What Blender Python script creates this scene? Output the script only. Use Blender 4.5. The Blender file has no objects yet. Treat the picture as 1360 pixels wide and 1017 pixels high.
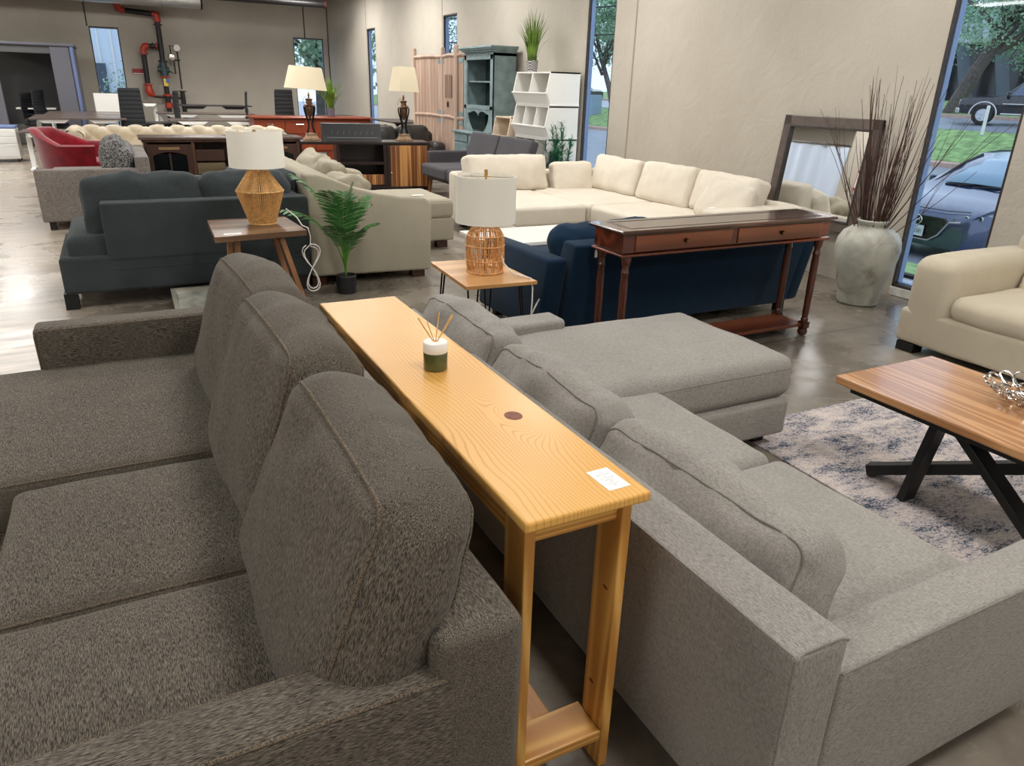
import bpy, bmesh, math, random
from mathutils import Vector, Matrix, Euler, noise
R=math.radians; PI=math.pi
C=bpy.context.scene.collection
sc=bpy.context.scene
# ------------------------------------------------------------------ materials
def lin(c):
    return tuple(((x/255)/12.92 if x/255<=.04045 else ((x/255+.055)/1.055)**2.4) for x in c)+(1.,)
MATS={}
def newmat(name):
    m=bpy.data.materials.new(name); m.use_nodes=True; nt=m.node_tree; N=nt.nodes; L=nt.links
    b=N['Principled BSDF']; MATS[name]=m
    return m,N,L,b
def plain(name,col,rough=.6,metal=0.,spec=.5,bump=0,bscale=200,var=0,vscale=6,trans=0,coat=0,emit=0,sheen=0):
    m,N,L,b=newmat(name)
    b.inputs['Base Color'].default_value=lin(col); b.inputs['Roughness'].default_value=rough
    b.inputs['Metallic'].default_value=metal; b.inputs['Specular IOR Level'].default_value=spec
    if trans: b.inputs['Transmission Weight'].default_value=trans
    if coat: b.inputs['Coat Weight'].default_value=coat; b.inputs['Coat Roughness'].default_value=.08
    if sheen: b.inputs['Sheen Weight'].default_value=sheen
    if emit: b.inputs['Emission Color'].default_value=lin(col); b.inputs['Emission Strength'].default_value=emit
    tc=N.new('ShaderNodeTexCoord')
    if var:
        n=N.new('ShaderNodeTexNoise'); n.inputs['Scale'].default_value=vscale; n.inputs['Detail'].default_value=5
        L.new(tc.outputs['Object'],n.inputs['Vector'])
        r=N.new('ShaderNodeValToRGB'); r.color_ramp.elements[0].position=.3; r.color_ramp.elements[1].position=.7
        r.color_ramp.elements[0].color=lin([x*(1-var) for x in col]); r.color_ramp.elements[1].color=lin([min(255,x*(1+var)) for x in col])
        L.new(n.outputs['Fac'],r.inputs['Fac']); L.new(r.outputs['Color'],b.inputs['Base Color'])
    if bump:
        n=N.new('ShaderNodeTexNoise'); n.inputs['Scale'].default_value=bscale; n.inputs['Detail'].default_value=3
        L.new(tc.outputs['Object'],n.inputs['Vector'])
        bp=N.new('ShaderNodeBump'); bp.inputs['Strength'].default_value=bump; bp.inputs['Distance'].default_value=.002
        L.new(n.outputs['Fac'],bp.inputs['Height']); L.new(bp.outputs['Normal'],b.inputs['Normal'])
    return m
def fabric(name,c1,c2,s=(900,130,300),mix=None,lo=.38,hi=.62,bump=.25,s2=None,soft=0.07,rough=.95):
    """woven cloth: fibres stretched along one axis, optional crossing set"""
    m,N,L,b=newmat(name); b.inputs['Roughness'].default_value=rough; b.inputs['Specular IOR Level'].default_value=.15
    b.inputs['Sheen Weight'].default_value=.08
    tc=N.new('ShaderNodeTexCoord'); 
    def fib(sv):
        mp=N.new('ShaderNodeMapping'); mp.inputs['Scale'].default_value=sv; L.new(tc.outputs['Object'],mp.inputs['Vector'])
        n=N.new('ShaderNodeTexNoise'); n.inputs['Scale'].default_value=1; n.inputs['Detail'].default_value=2.5; n.inputs['Roughness'].default_value=.6
        L.new(mp.outputs['Vector'],n.inputs['Vector']); return n.outputs['Fac']
    f=fib(s)
    if s2:
        g=fib(s2); a=N.new('ShaderNodeMath'); a.operation='ADD'; L.new(f,a.inputs[0]); L.new(g,a.inputs[1])
        h=N.new('ShaderNodeMath'); h.operation='MULTIPLY'; h.inputs[1].default_value=.5; L.new(a.outputs[0],h.inputs[0]); f=h.outputs[0]
    r=N.new('ShaderNodeValToRGB'); r.color_ramp.elements[0].position=lo; r.color_ramp.elements[1].position=hi
    r.color_ramp.elements[0].color=lin(c1); r.color_ramp.elements[1].color=lin(c2)
    L.new(f,r.inputs['Fac'])
    n=N.new('ShaderNodeTexNoise'); n.inputs['Scale'].default_value=5; n.inputs['Detail'].default_value=4; L.new(tc.outputs['Object'],n.inputs['Vector'])
    mr=N.new('ShaderNodeMapRange'); mr.inputs[1].default_value=.3; mr.inputs[2].default_value=.7; mr.inputs[3].default_value=1-soft; mr.inputs[4].default_value=1+soft
    L.new(n.outputs['Fac'],mr.inputs[0])
    hs=N.new('ShaderNodeHueSaturation'); L.new(mr.outputs[0],hs.inputs['Value']); L.new(r.outputs['Color'],hs.inputs['Color'])
    L.new(hs.outputs['Color'],b.inputs['Base Color'])
    bp=N.new('ShaderNodeBump'); bp.inputs['Strength'].default_value=bump; bp.inputs['Distance'].default_value=.0015
    L.new(f,bp.inputs['Height']); L.new(bp.outputs['Normal'],b.inputs['Normal'])
    return m
def wood(name,c1,c2,c3=None,axis='Y',scale=1.,rough=.35,ring=26,fine=.35,coat=0,dist=1.2,stretch=.10,bump=.05):
    """grain runs along axis (object space)"""
    m,N,L,b=newmat(name); b.inputs['Roughness'].default_value=rough
    if coat: b.inputs['Coat Weight'].default_value=coat; b.inputs['Coat Roughness'].default_value=.12
    tc=N.new('ShaderNodeTexCoord'); mp=N.new('ShaderNodeMapping')
    st={'X':(stretch,1,1),'Y':(1,stretch,1),'Z':(1,1,stretch)}[axis]
    mp.inputs['Scale'].default_value=[v*scale for v in st]; L.new(tc.outputs['Object'],mp.inputs['Vector'])
    n1=N.new('ShaderNodeTexNoise'); n1.inputs['Scale'].default_value=3.; n1.inputs['Detail'].default_value=2; n1.inputs['Distortion'].default_value=.4; L.new(mp.outputs['Vector'],n1.inputs['Vector'])
    mu=N.new('ShaderNodeMath'); mu.operation='MULTIPLY'; mu.inputs[1].default_value=ring; L.new(n1.outputs['Fac'],mu.inputs[0])
    si=N.new('ShaderNodeMath'); si.operation='SINE'; L.new(mu.outputs[0],si.inputs[0])
    m2=N.new('ShaderNodeMapping'); m2.inputs['Scale'].default_value=[(4 if v<1 else 260)*scale for v in st]; L.new(tc.outputs['Object'],m2.inputs['Vector'])
    n2=N.new('ShaderNodeTexNoise'); n2.inputs['Scale'].default_value=1; n2.inputs['Detail'].default_value=3; L.new(m2.outputs['Vector'],n2.inputs['Vector'])
    mr=N.new('ShaderNodeMapRange'); mr.inputs[1].default_value=-1; mr.inputs[2].default_value=1; L.new(si.outputs[0],mr.inputs[0])
    pw=N.new('ShaderNodeMath'); pw.operation='POWER'; pw.inputs[1].default_value=2.2; L.new(mr.outputs[0],pw.inputs[0])
    mx=N.new('ShaderNodeMix'); mx.data_type='FLOAT'; mx.inputs[0].default_value=fine; L.new(pw.outputs[0],mx.inputs[2]); L.new(n2.outputs['Fac'],mx.inputs[3])
    r=N.new('ShaderNodeValToRGB'); r.color_ramp.elements[0].color=lin(c1); r.color_ramp.elements[1].color=lin(c2); r.color_ramp.elements[0].position=.1; r.color_ramp.elements[1].position=.85
    if c3: e=r.color_ramp.elements.new(.5); e.color=lin(c3)
    L.new(mx.outputs[0],r.inputs['Fac']); L.new(r.outputs['Color'],b.inputs['Base Color'])
    if bump:
        bp=N.new('ShaderNodeBump'); bp.inputs['Strength'].default_value=bump; bp.inputs['Distance'].default_value=.001
        L.new(mx.outputs[0],bp.inputs['Height']); L.new(bp.outputs['Normal'],b.inputs['Normal'])
    return m
# ------------------------------------------------------------------ object helpers
def tag(o,label=None,cat=None,group=None,kind=None):
    if label: o['label']=label
    if cat: o['category']=cat
    if group: o['group']=group
    if kind: o['kind']=kind
    return o
def thing(name,label,cat,loc=(0,0,0),rz=0,group=None,rot=None):
    o=bpy.data.objects.new(name,None); C.objects.link(o); o.empty_display_size=.1
    o.location=loc; o.rotation_euler=rot if rot else (0,0,R(rz)); return tag(o,label,cat,group)
def link(name,me,m,parent=None,loc=(0,0,0),rot=(0,0,0),label=None):
    o=bpy.data.objects.new(name,me); C.objects.link(o)
    if m is not None and len(me.materials)==0: me.materials.append(m)
    if parent is not None: o.parent=parent
    o.location=loc; o.rotation_euler=rot
    if label: o['label']=label
    return o
def kids(o): return [c for c in bpy.data.objects if c.parent==o]
def dup(root,loc,rz=None,label=None):
    def cp(o,par):
        c=o.copy(); C.objects.link(c); c.parent=par
        for k in kids(o): cp(k,c)
        return c
    r=cp(root,None); r.location=loc
    if rz is not None: r.rotation_euler=(0,0,R(rz))
    if label: r['label']=label
    return r
class MB:
    def __init__(s): s.v=[]; s.f=[]; s.sm=[]
    def add(s,vs,fs,smooth=False):
        o=len(s.v); s.v+= [tuple(v) for v in vs]; s.f+=[tuple(i+o for i in f) for f in fs]; s.sm+=[smooth]*len(fs); return s
    def box(s,c,d,rot=None,bev=0,taper=None):
        """c centre, d full size; optional Euler rot about centre; taper=(tx,ty) scales the top"""
        bm=bmesh.new(); bmesh.ops.create_cube(bm,size=1)
        for v in bm.verts:
            k=(1,1) if taper is None or v.co.z<0 else taper
            v.co=Vector((v.co.x*d[0]*k[0],v.co.y*d[1]*k[1],v.co.z*d[2]))
        if bev:
            b=min(bev,min(d)*.45)
            bmesh.ops.bevel(bm,geom=list(bm.edges),offset=b,segments=2,profile=.5,affect='EDGES')
        M=Euler(rot).to_matrix() if rot else Matrix.Identity(3)
        c=Vector(c); bm.verts.index_update()
        s.add([M@v.co+c for v in bm.verts],[[v.index for v in f.verts] for f in bm.faces],False); bm.free(); return s
    def bar(s,a,b,w,h=None,bev=0,up=(0,0,1)):
        """box beam from a to b with section w x h"""
        a=Vector(a); b=Vector(b); z=(b-a); ln=z.length; z.normalize(); u=Vector(up)
        if abs(z.dot(u))>.98: u=Vector((0,1,0))
        x=u.cross(z).normalized(); y=z.cross(x); M=Matrix((x,y,z)).transposed(); h=h or w
        t=MB().box((0,0,0),(w,h,ln),bev=bev); c=(a+b)/2
        s.add([M@Vector(v)+c for v in t.v],t.f); return s
    def tube(s,pts,r,n=8,closed=False,caps=True):
        pts=[Vector(p) for p in pts]; m=len(pts); rr=r if isinstance(r,(list,tuple)) else [r]*m
        vs=[]; prev=None
        for i,p in enumerate(pts):
            if closed: t=pts[(i+1)%m]-pts[i-1]
            else: t=pts[min(i+1,m-1)]-pts[max(i-1,0)]
            if t.length<1e-9: t=Vector((0,0,1))
            t.normalize()
            if prev is None:
                u=Vector((0,0,1)) if abs(t.z)<.9 else Vector((1,0,0)); x=u.cross(t).normalized()
            else:
                x=prev-t*prev.dot(t)
                if x.length<1e-6: x=Vector((1,0,0)).cross(t)
                x.normalize()
            prev=x; y=t.cross(x)
            for k in range(n): a=2*PI*k/n; vs.append(p+(x*math.cos(a)+y*math.sin(a))*rr[i])
        fs=[]
        for i in range(m if closed else m-1):
            j=(i+1)%m
            for k in range(n): fs.append((i*n+k,i*n+(k+1)%n,j*n+(k+1)%n,j*n+k))
        if caps and not closed: fs.append(tuple(range(n))[::-1]); fs.append(tuple((m-1)*n+k for k in range(n)))
        s.add(vs,fs,True); return s
    def lathe(s,prof,c=(0,0,0),n=32,sx=1,sy=1,ph=0,cap=True,M=None):
        """prof list of (r,z)"""
        vs=[];fs=[];c=Vector(c)
        for r,z in prof:
            for k in range(n): a=2*PI*k/n+ph; q=Vector((r*math.cos(a)*sx,r*math.sin(a)*sy,z)); vs.append((M@q if M else q)+c)
        for i in range(len(prof)-1):
            for k in range(n): fs.append((i*n+k,i*n+(k+1)%n,(i+1)*n+(k+1)%n,(i+1)*n+k))
        if cap:
            if prof[0][0]>1e-4: fs.append(tuple(range(n))[::-1])
            if prof[-1][0]>1e-4: fs.append(tuple((len(prof)-1)*n+k for k in range(n)))
        s.add(vs,fs,n>8); return s
    def prism(s,poly,d,M=None,c=(0,0,0)):
        """poly 2D outline (x,y) extruded along z from 0 to d, then M, c"""
        n=len(poly); vs=[Vector((x,y,0)) for x,y in poly]+[Vector((x,y,d)) for x,y in poly]
        fs=[tuple(range(n))[::-1],tuple(range(n,2*n))]+[(i,(i+1)%n,n+(i+1)%n,n+i) for i in range(n)]
        c=Vector(c); s.add([(M@v if M else v)+c for v in vs],fs); return s
    def quad(s,a,b,c,d): s.add([a,b,c,d],[(0,1,2,3)]); return s
    def xf(s,M):
        s.v=[tuple(M@Vector(v)) for v in s.v]; return s
    def build(s,name,m,parent=None,loc=(0,0,0),rot=(0,0,0),label=None,smooth=None,ang=35):
        me=bpy.data.meshes.new(name); me.from_pydata(s.v,[],s.f); me.update()
        me.polygons.foreach_set('use_smooth',[True]*len(s.f) if smooth else s.sm)
        if any(s.sm) or smooth: me.set_sharp_from_angle(angle=R(ang))
        return link(name,me,m,parent,loc,rot,label)
def box(name,c,d,m,parent=None,bev=.004,rot=None,label=None):
    return MB().box((0,0,0),d,bev=bev).build(name,m,parent,loc=c,rot=rot or (0,0,0),label=label)
# soft rounded box -----------------------------------------------------------
def axis_pts(h,r,step):
    k=max(2,min(5,int(r/.008)+1)); e=[h-r+r*math.sin(PI/2*i/k) if False else h-r*(1-i/k) for i in range(k+1)]
    n=max(2,int(2*(h-r)/step)+1); inn=[-(h-r)+2*(h-r)*i/n for i in range(1,n)]
    return [-x for x in e[::-1]]+inn+e
class Soft:
    """rounded, crowned, slightly wrinkled block; thickness along z"""
    def __init__(s,sx,sy,sz,r=.04,crown=(0,0,0),wr=0.,wf=6.,seed=0,pinch=0.,sag=0.,shear=None,taper=0.):
        s.h=(sx/2,sy/2,sz/2); s.r=min(r,sx*.49,sy*.49,sz*.49); s.cr=crown; s.wr=wr; s.wf=wf; s.o=Vector((seed*7.3,seed*3.1,seed*1.7)); s.pinch=pinch; s.sag=sag; s.shear=shear; s.taper=taper
    def rnd(s,p):
        h,r=s.h,s.r; q=Vector([max(-(h[i]-r),min(h[i]-r,p[i])) for i in range(3)]); d=Vector(p)-q
        return q+d.normalized()*r if d.length>1e-9 else q
    def deform(s,p):
        h=s.h; u=[max(-1,min(1,p[i]/h[i])) for i in range(3)]
        d=Vector((0,0,0))
        e=[1-u[i]*u[i] for i in range(3)]
        d.z+=s.cr[2]*e[0]*e[1]*u[2]; d.x+=s.cr[0]*e[1]*e[2]*u[0]; d.y+=s.cr[1]*e[0]*e[2]*u[1]
        if s.pinch:   # corners thinner, sides drawn in
            m=max(abs(u[0]),abs(u[1])); t=(1-m**3)**.6 if m<1 else 0
            d.z-=p.z*s.pinch*(1-t)
            d.x-=p.x*.10*s.pinch*(1-u[1]**2); d.y-=p.y*.10*s.pinch*(1-u[0]**2)
        if s.sag: d.z-=s.sag*e[0]*e[1]
        q=p+d
        if s.wr:
            n=noise.noise(p*s.wf+s.o)+.5*noise.noise(p*s.wf*2.3+s.o); nn=Vector([u[i]**3 for i in range(3)])
            if nn.length>1e-6: nn.normalize()
            q=q+nn*(n*s.wr)
            rr=noise.noise(Vector((p.x*s.wf*.7,p.y*s.wf*3.5,p.z*4))+s.o); q=q+nn*(rr*s.wr*.35)
        if s.taper: q.y*=1-s.taper*max(0,min(1,(q.x/h[0]+1)/2))**1.6; q.x-=s.taper*.35*max(0,u[0])*(u[1]**4)*h[0]
        if s.shear: q.y+=s.shear*q.x
        return q
    def mesh(s,name,step=.05):
        h,r=s.h,s.r; ax=[axis_pts(h[i],r,step) for i in range(3)]
        V={};vs=[];fs=[]
        def vid(p):
            k=(round(p[0],5),round(p[1],5),round(p[2],5))
            if k not in V: V[k]=len(vs); vs.append(s.deform(s.rnd(p)))
            return V[k]
        for a in range(3):
            b,c=(a+1)%3,(a+2)%3
            for sg in (-1,1):
                for i in range(len(ax[b])-1):
                    for j in range(len(ax[c])-1):
                        P=[]
                        for x,y in ((i,j),(i+1,j),(i+1,j+1),(i,j+1)):
                            p=[0,0,0]; p[a]=sg*h[a]; p[b]=ax[b][x]; p[c]=ax[c][y]; P.append(vid(p))
                        if sg<0: P=P[::-1]
                        if len(set(P))>2:
                            Q=[]
                            for q in P:
                                if q not in Q: Q.append(q)
                            fs.append(Q)
        me=bpy.data.meshes.new(name); me.from_pydata([tuple(v) for v in vs],[],fs); me.update()
        me.polygons.foreach_set('use_smooth',[True]*len(fs)); return me
    def loop(s,side,n=16,e=.75):
        """piping path round the edge of the +z/-z face"""
        h,r=s.h,s.r; a,b=h[0]-r,h[1]-r; pts=[]
        k=6; o=r*e; z=side*(h[2]-r+r*math.sqrt(max(0,1-e*e)))
        for cx,cy,a0 in ((a,b,0),(-a,b,90),(-a,-b,180),(a,-b,270)):
            for i in range(k+1):
                t=R(a0+90*i/k); pts.append(Vector((cx+o*math.cos(t),cy+o*math.sin(t),z)))
        out=[]
        for i in range(len(pts)):
            p,q=pts[i],pts[(i+1)%len(pts)]; m=max(1,int((q-p).length/.05))
            out+=[p.lerp(q,j/m) for j in range(m)]
        return [s.deform(p) for p in out]
def soft(name,size,m,parent=None,loc=(0,0,0),rot=(0,0,0),r=.04,crown=(0,0,0),wr=0.,wf=6.,seed=0,pipe=None,pm=None,pr=.004,pinch=0,step=.05,label=None,sag=0,e=.75,shear=None,taper=0.):
    S=Soft(*size,r=r,crown=crown,wr=wr,wf=wf,seed=seed,pinch=pinch,sag=sag,shear=shear,taper=taper)
    o=link(name,S.mesh(name,step),m,parent,loc,rot,label)
    for sd in (pipe or ()):
        MB().tube(S.loop(sd,e=e),pr,6,closed=True).build('piping',pm or m,o)
    return o
def text_mesh(name,body,size,m,parent,loc,rot,depth=.0006,align='CENTER',sx=1.):
    cu=bpy.data.curves.new(name,'FONT'); cu.body=body; cu.size=size; cu.extrude=depth; cu.align_x=align; cu.align_y='CENTER'
    t=bpy.data.objects.new('t',cu); C.objects.link(t); bpy.context.view_layer.update()
    me=bpy.data.meshes.new_from_object(t); me.name=name; bpy.data.objects.remove(t)
    if sx!=1: me.transform(Matrix.Scale(sx,4,(1,0,0)))
    me.materials.clear(); return link(name,me,m,parent,loc,rot)
def struct(o): o['kind']='structure'; return o
# ------------------------------------------------------------------ palette
m_wall,N,L,b=newmat('painted_concrete_wall'); b.inputs['Roughness'].default_value=.75; b.inputs['Specular IOR Level'].default_value=.3
tc=N.new('ShaderNodeTexCoord')
n=N.new('ShaderNodeTexNoise'); n.inputs['Scale'].default_value=.9; n.inputs['Detail'].default_value=6; L.new(tc.outputs['Object'],n.inputs['Vector'])
r=N.new('ShaderNodeValToRGB'); r.color_ramp.elements[0].position=.3; r.color_ramp.elements[1].position=.7
r.color_ramp.elements[0].color=lin((174,166,153)); r.color_ramp.elements[1].color=lin((187,180,167))
L.new(n.outputs['Fac'],r.inputs['Fac'])
v=N.new('ShaderNodeTexVoronoi'); v.inputs['Scale'].default_value=1.7; v.inputs['Randomness'].default_value=1; L.new(tc.outputs['Object'],v.inputs['Vector'])
lt=N.new('ShaderNodeMath'); lt.operation='LESS_THAN'; lt.inputs[1].default_value=.022; L.new(v.outputs['Distance'],lt.inputs[0])
mx=N.new('ShaderNodeMix'); mx.data_type='RGBA'; mx.inputs[7].default_value=lin((120,112,102)); L.new(lt.outputs[0],mx.inputs[0]); L.new(r.outputs['Color'],mx.inputs[6]); L.new(mx.outputs[2],b.inputs['Base Color'])
n2=N.new('ShaderNodeTexNoise'); n2.inputs['Scale'].default_value=38; n2.inputs['Detail'].default_value=5; L.new(tc.outputs['Object'],n2.inputs['Vector'])
n3=N.new('ShaderNodeTexNoise'); n3.inputs['Scale'].default_value=3.2; n3.inputs['Detail'].default_value=4; n3.inputs['Distortion'].default_value=1.5; L.new(tc.outputs['Object'],n3.inputs['Vector'])
ad=N.new('ShaderNodeMath'); ad.operation='MULTIPLY_ADD'; ad.inputs[1].default_value=3.5; L.new(n3.outputs['Fac'],ad.inputs[0]); L.new(n2.outputs['Fac'],ad.inputs[2])
bp=N.new('ShaderNodeBump'); bp.inputs['Strength'].default_value=.55; bp.inputs['Distance'].default_value=.006; L.new(ad.outputs[0],bp.inputs['Height']); L.new(bp.outputs['Normal'],b.inputs['Normal'])
# polished concrete floor
m_floor,N,L,b=newmat('polished_concrete_floor')
tc=N.new('ShaderNodeTexCoord')
n=N.new('ShaderNodeTexNoise'); n.inputs['Scale'].default_value=1.1; n.inputs['Detail'].default_value=9; n.inputs['Roughness'].default_value=.62; n.inputs['Distortion'].default_value=.6; L.new(tc.outputs['Object'],n.inputs['Vector'])
r=N.new('ShaderNodeValToRGB'); e=r.color_ramp.elements; e[0].position=.28; e[0].color=lin((82,75,66)); e[1].position=.74; e[1].color=lin((158,149,136)); q=e.new(.5); q.color=lin((120,111,99))
L.new(n.outputs['Fac'],r.inputs['Fac']); 
n4=N.new('ShaderNodeTexNoise'); n4.inputs['Scale'].default_value=14; n4.inputs['Detail'].default_value=6; L.new(tc.outputs['Object'],n4.inputs['Vector'])
mr=N.new('ShaderNodeMapRange'); mr.inputs[1].default_value=.3; mr.inputs[2].default_value=.7; mr.inputs[3].default_value=.84; mr.inputs[4].default_value=1.14; L.new(n4.outputs['Fac'],mr.inputs[0])
sp=N.new('ShaderNodeSeparateXYZ'); L.new(tc.outputs['Object'],sp.inputs[0])
# saw-cut joints every 5.1 m along y, and 3.1 m along x
def joint(out,per,off):
    a=N.new('ShaderNodeMath'); a.operation='ADD'; a.inputs[1].default_value=off; L.new(out,a.inputs[0])
    f=N.new('ShaderNodeMath'); f.operation='PINGPONG'; f.inputs[1].default_value=per/2; L.new(a.outputs[0],f.inputs[0])
    l=N.new('ShaderNodeMath'); l.operation='LESS_THAN'; l.inputs[1].default_value=.004; L.new(f.outputs[0],l.inputs[0]); return l.outputs[0]
j1=joint(sp.outputs['X'],4.6,-.42); j2=joint(sp.outputs['Y'],4.85,-3.25)
mxj=N.new('ShaderNodeMath'); mxj.operation='MAXIMUM'; L.new(j1,mxj.inputs[0]); L.new(j2,mxj.inputs[1])
hs=N.new('ShaderNodeHueSaturation'); L.new(mr.outputs[0],hs.inputs['Value']); L.new(r.outputs['Color'],hs.inputs['Color'])
mj=N.new('ShaderNodeMix'); mj.data_type='RGBA'; mj.inputs[7].default_value=lin((70,64,58)); L.new(mxj.outputs[0],mj.inputs[0]); L.new(hs.outputs['Color'],mj.inputs[6])
# same concrete at left; overhead light reflection painted in as paler streaks
ws=N.new('ShaderNodeTexNoise'); ws.inputs['Scale'].default_value=1.3; ws.inputs['Detail'].default_value=4; L.new(tc.outputs['Object'],ws.inputs['Vector'])
w1=N.new('ShaderNodeMath'); w1.operation='MULTIPLY_ADD'; w1.inputs[1].default_value=.5; L.new(ws.outputs['Fac'],w1.inputs[0]); L.new(sp.outputs['X'],w1.inputs[2])
w2=N.new('ShaderNodeMapRange'); w2.inputs[1].default_value=.25; w2.inputs[2].default_value=-.25; L.new(w1.outputs[0],w2.inputs[0])
mp=N.new('ShaderNodeMapping'); mp.inputs['Scale'].default_value=(1.6,9,1); L.new(tc.outputs['Object'],mp.inputs['Vector'])
n5=N.new('ShaderNodeTexNoise'); n5.inputs['Scale'].default_value=1.4; n5.inputs['Detail'].default_value=7; L.new(mp.outputs['Vector'],n5.inputs['Vector'])
r5=N.new('ShaderNodeValToRGB'); r5.color_ramp.elements[0].position=.32; r5.color_ramp.elements[1].position=.66; r5.color_ramp.elements[0].color=lin((140,128,113)); r5.color_ramp.elements[1].color=lin((182,170,153)); L.new(n5.outputs['Fac'],r5.inputs['Fac'])
mf=N.new('ShaderNodeMix'); mf.data_type='RGBA'; L.new(w2.outputs[0],mf.inputs[0]); L.new(mj.outputs[2],mf.inputs[6]); L.new(r5.outputs['Color'],mf.inputs[7]); L.new(mf.outputs[2],b.inputs['Base Color'])
mr2=N.new('ShaderNodeMapRange'); mr2.inputs[1].default_value=.3; mr2.inputs[2].default_value=.7; mr2.inputs[3].default_value=.16; mr2.inputs[4].default_value=.42; L.new(n.outputs['Fac'],mr2.inputs[0]); L.new(mr2.outputs[0],b.inputs['Roughness'])
bp=N.new('ShaderNodeBump'); bp.inputs['Strength'].default_value=.15; bp.inputs['Distance'].default_value=.003; L.new(n4.outputs['Fac'],bp.inputs['Height']); L.new(bp.outputs['Normal'],b.inputs['Normal'])

m_tweedY=fabric('dark_tweed_along_y',(47,43,39),(126,117,104),(700,80,700),lo=.38,hi=.66,bump=.4)
m_tweedX=fabric('dark_tweed_along_x',(47,43,39),(126,117,104),(80,700,700),lo=.38,hi=.66,bump=.4)
m_tweedZ=fabric('dark_tweed_along_z',(47,43,39),(126,117,104),(700,700,80),lo=.38,hi=.66,bump=.4)
m_tweedP=fabric('dark_tweed_piping',(62,55,47),(122,109,92),(300,300,300))
m_linen=fabric('grey_linen',(118,114,108),(160,155,148),(70,620,300),s2=(620,70,300),lo=.38,hi=.62,bump=.35,soft=.05)
m_linenP=fabric('grey_linen_piping',(104,99,92),(134,128,120),(400,400,400))
m_linenback=fabric('grey_linen_back',(116,112,106),(158,153,147),(300,70,640),s2=(300,640,80),lo=.38,hi=.62,bump=.35,soft=.05)
m_green=fabric('charcoal_green_microfibre',(46,52,54),(66,72,73),(300,300,300),soft=.14,bump=.1)
m_beige=fabric('taupe_linen',(146,138,120),(178,170,151),(90,600,400),s2=(600,90,400),soft=.05,bump=.2)
m_cream=fabric('cream_cloth',(204,194,177),(224,215,200),(90,500,400),s2=(500,90,400),soft=.04,bump=.2)
m_arm=fabric('sand_suede',(182,171,149),(195,185,164),(500,500,500),soft=.05,bump=.1)
m_navy=fabric('navy_cloth',(9,28,46),(20,47,70),(400,400,400),soft=.12,bump=.1)
m_red=fabric('red_velvet',(112,8,22),(134,12,28),(9,9,9),soft=.12,bump=.05); m_red.node_tree.nodes['Principled BSDF'].inputs['Sheen Weight'].default_value=.4
m_chest=fabric('ivory_linen',(186,173,150),(210,198,176),(300,300,300),bump=.1)
m_greyw=fabric('grey_woven',(86,80,76),(150,142,136),(60,500,500),s2=(500,60,60),bump=.3,soft=.1)
m_speck=fabric('grey_speckled',(46,46,48),(150,148,146),(70,70,70),lo=.42,hi=.6,bump=.2)
m_futon=fabric('charcoal_felt',(62,60,64),(92,89,92),(250,250,250),soft=.05,bump=.15)
m_leather=plain('dark_leather',(42,39,35),.42,bump=.2,bscale=60,var=.15)
m_bluegrey=fabric('ribbed_blue_grey',(64,74,82),(104,114,122),(60,8,60),bump=.4)
m_pine=wood('golden_pine',(186,124,50),(222,168,86),(210,152,70),axis='Y',rough=.36,ring=150,fine=.3,coat=.2,stretch=.06)
m_pineZ=wood('golden_pine_upright',(186,128,58),(222,172,96),(210,156,78),axis='Z',rough=.35,ring=150,fine=.3,stretch=.05)
m_pineX=wood('golden_pine_cross',(186,128,58),(222,172,96),(210,156,78),axis='X',rough=.35,ring=150,fine=.3,stretch=.05)
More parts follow.
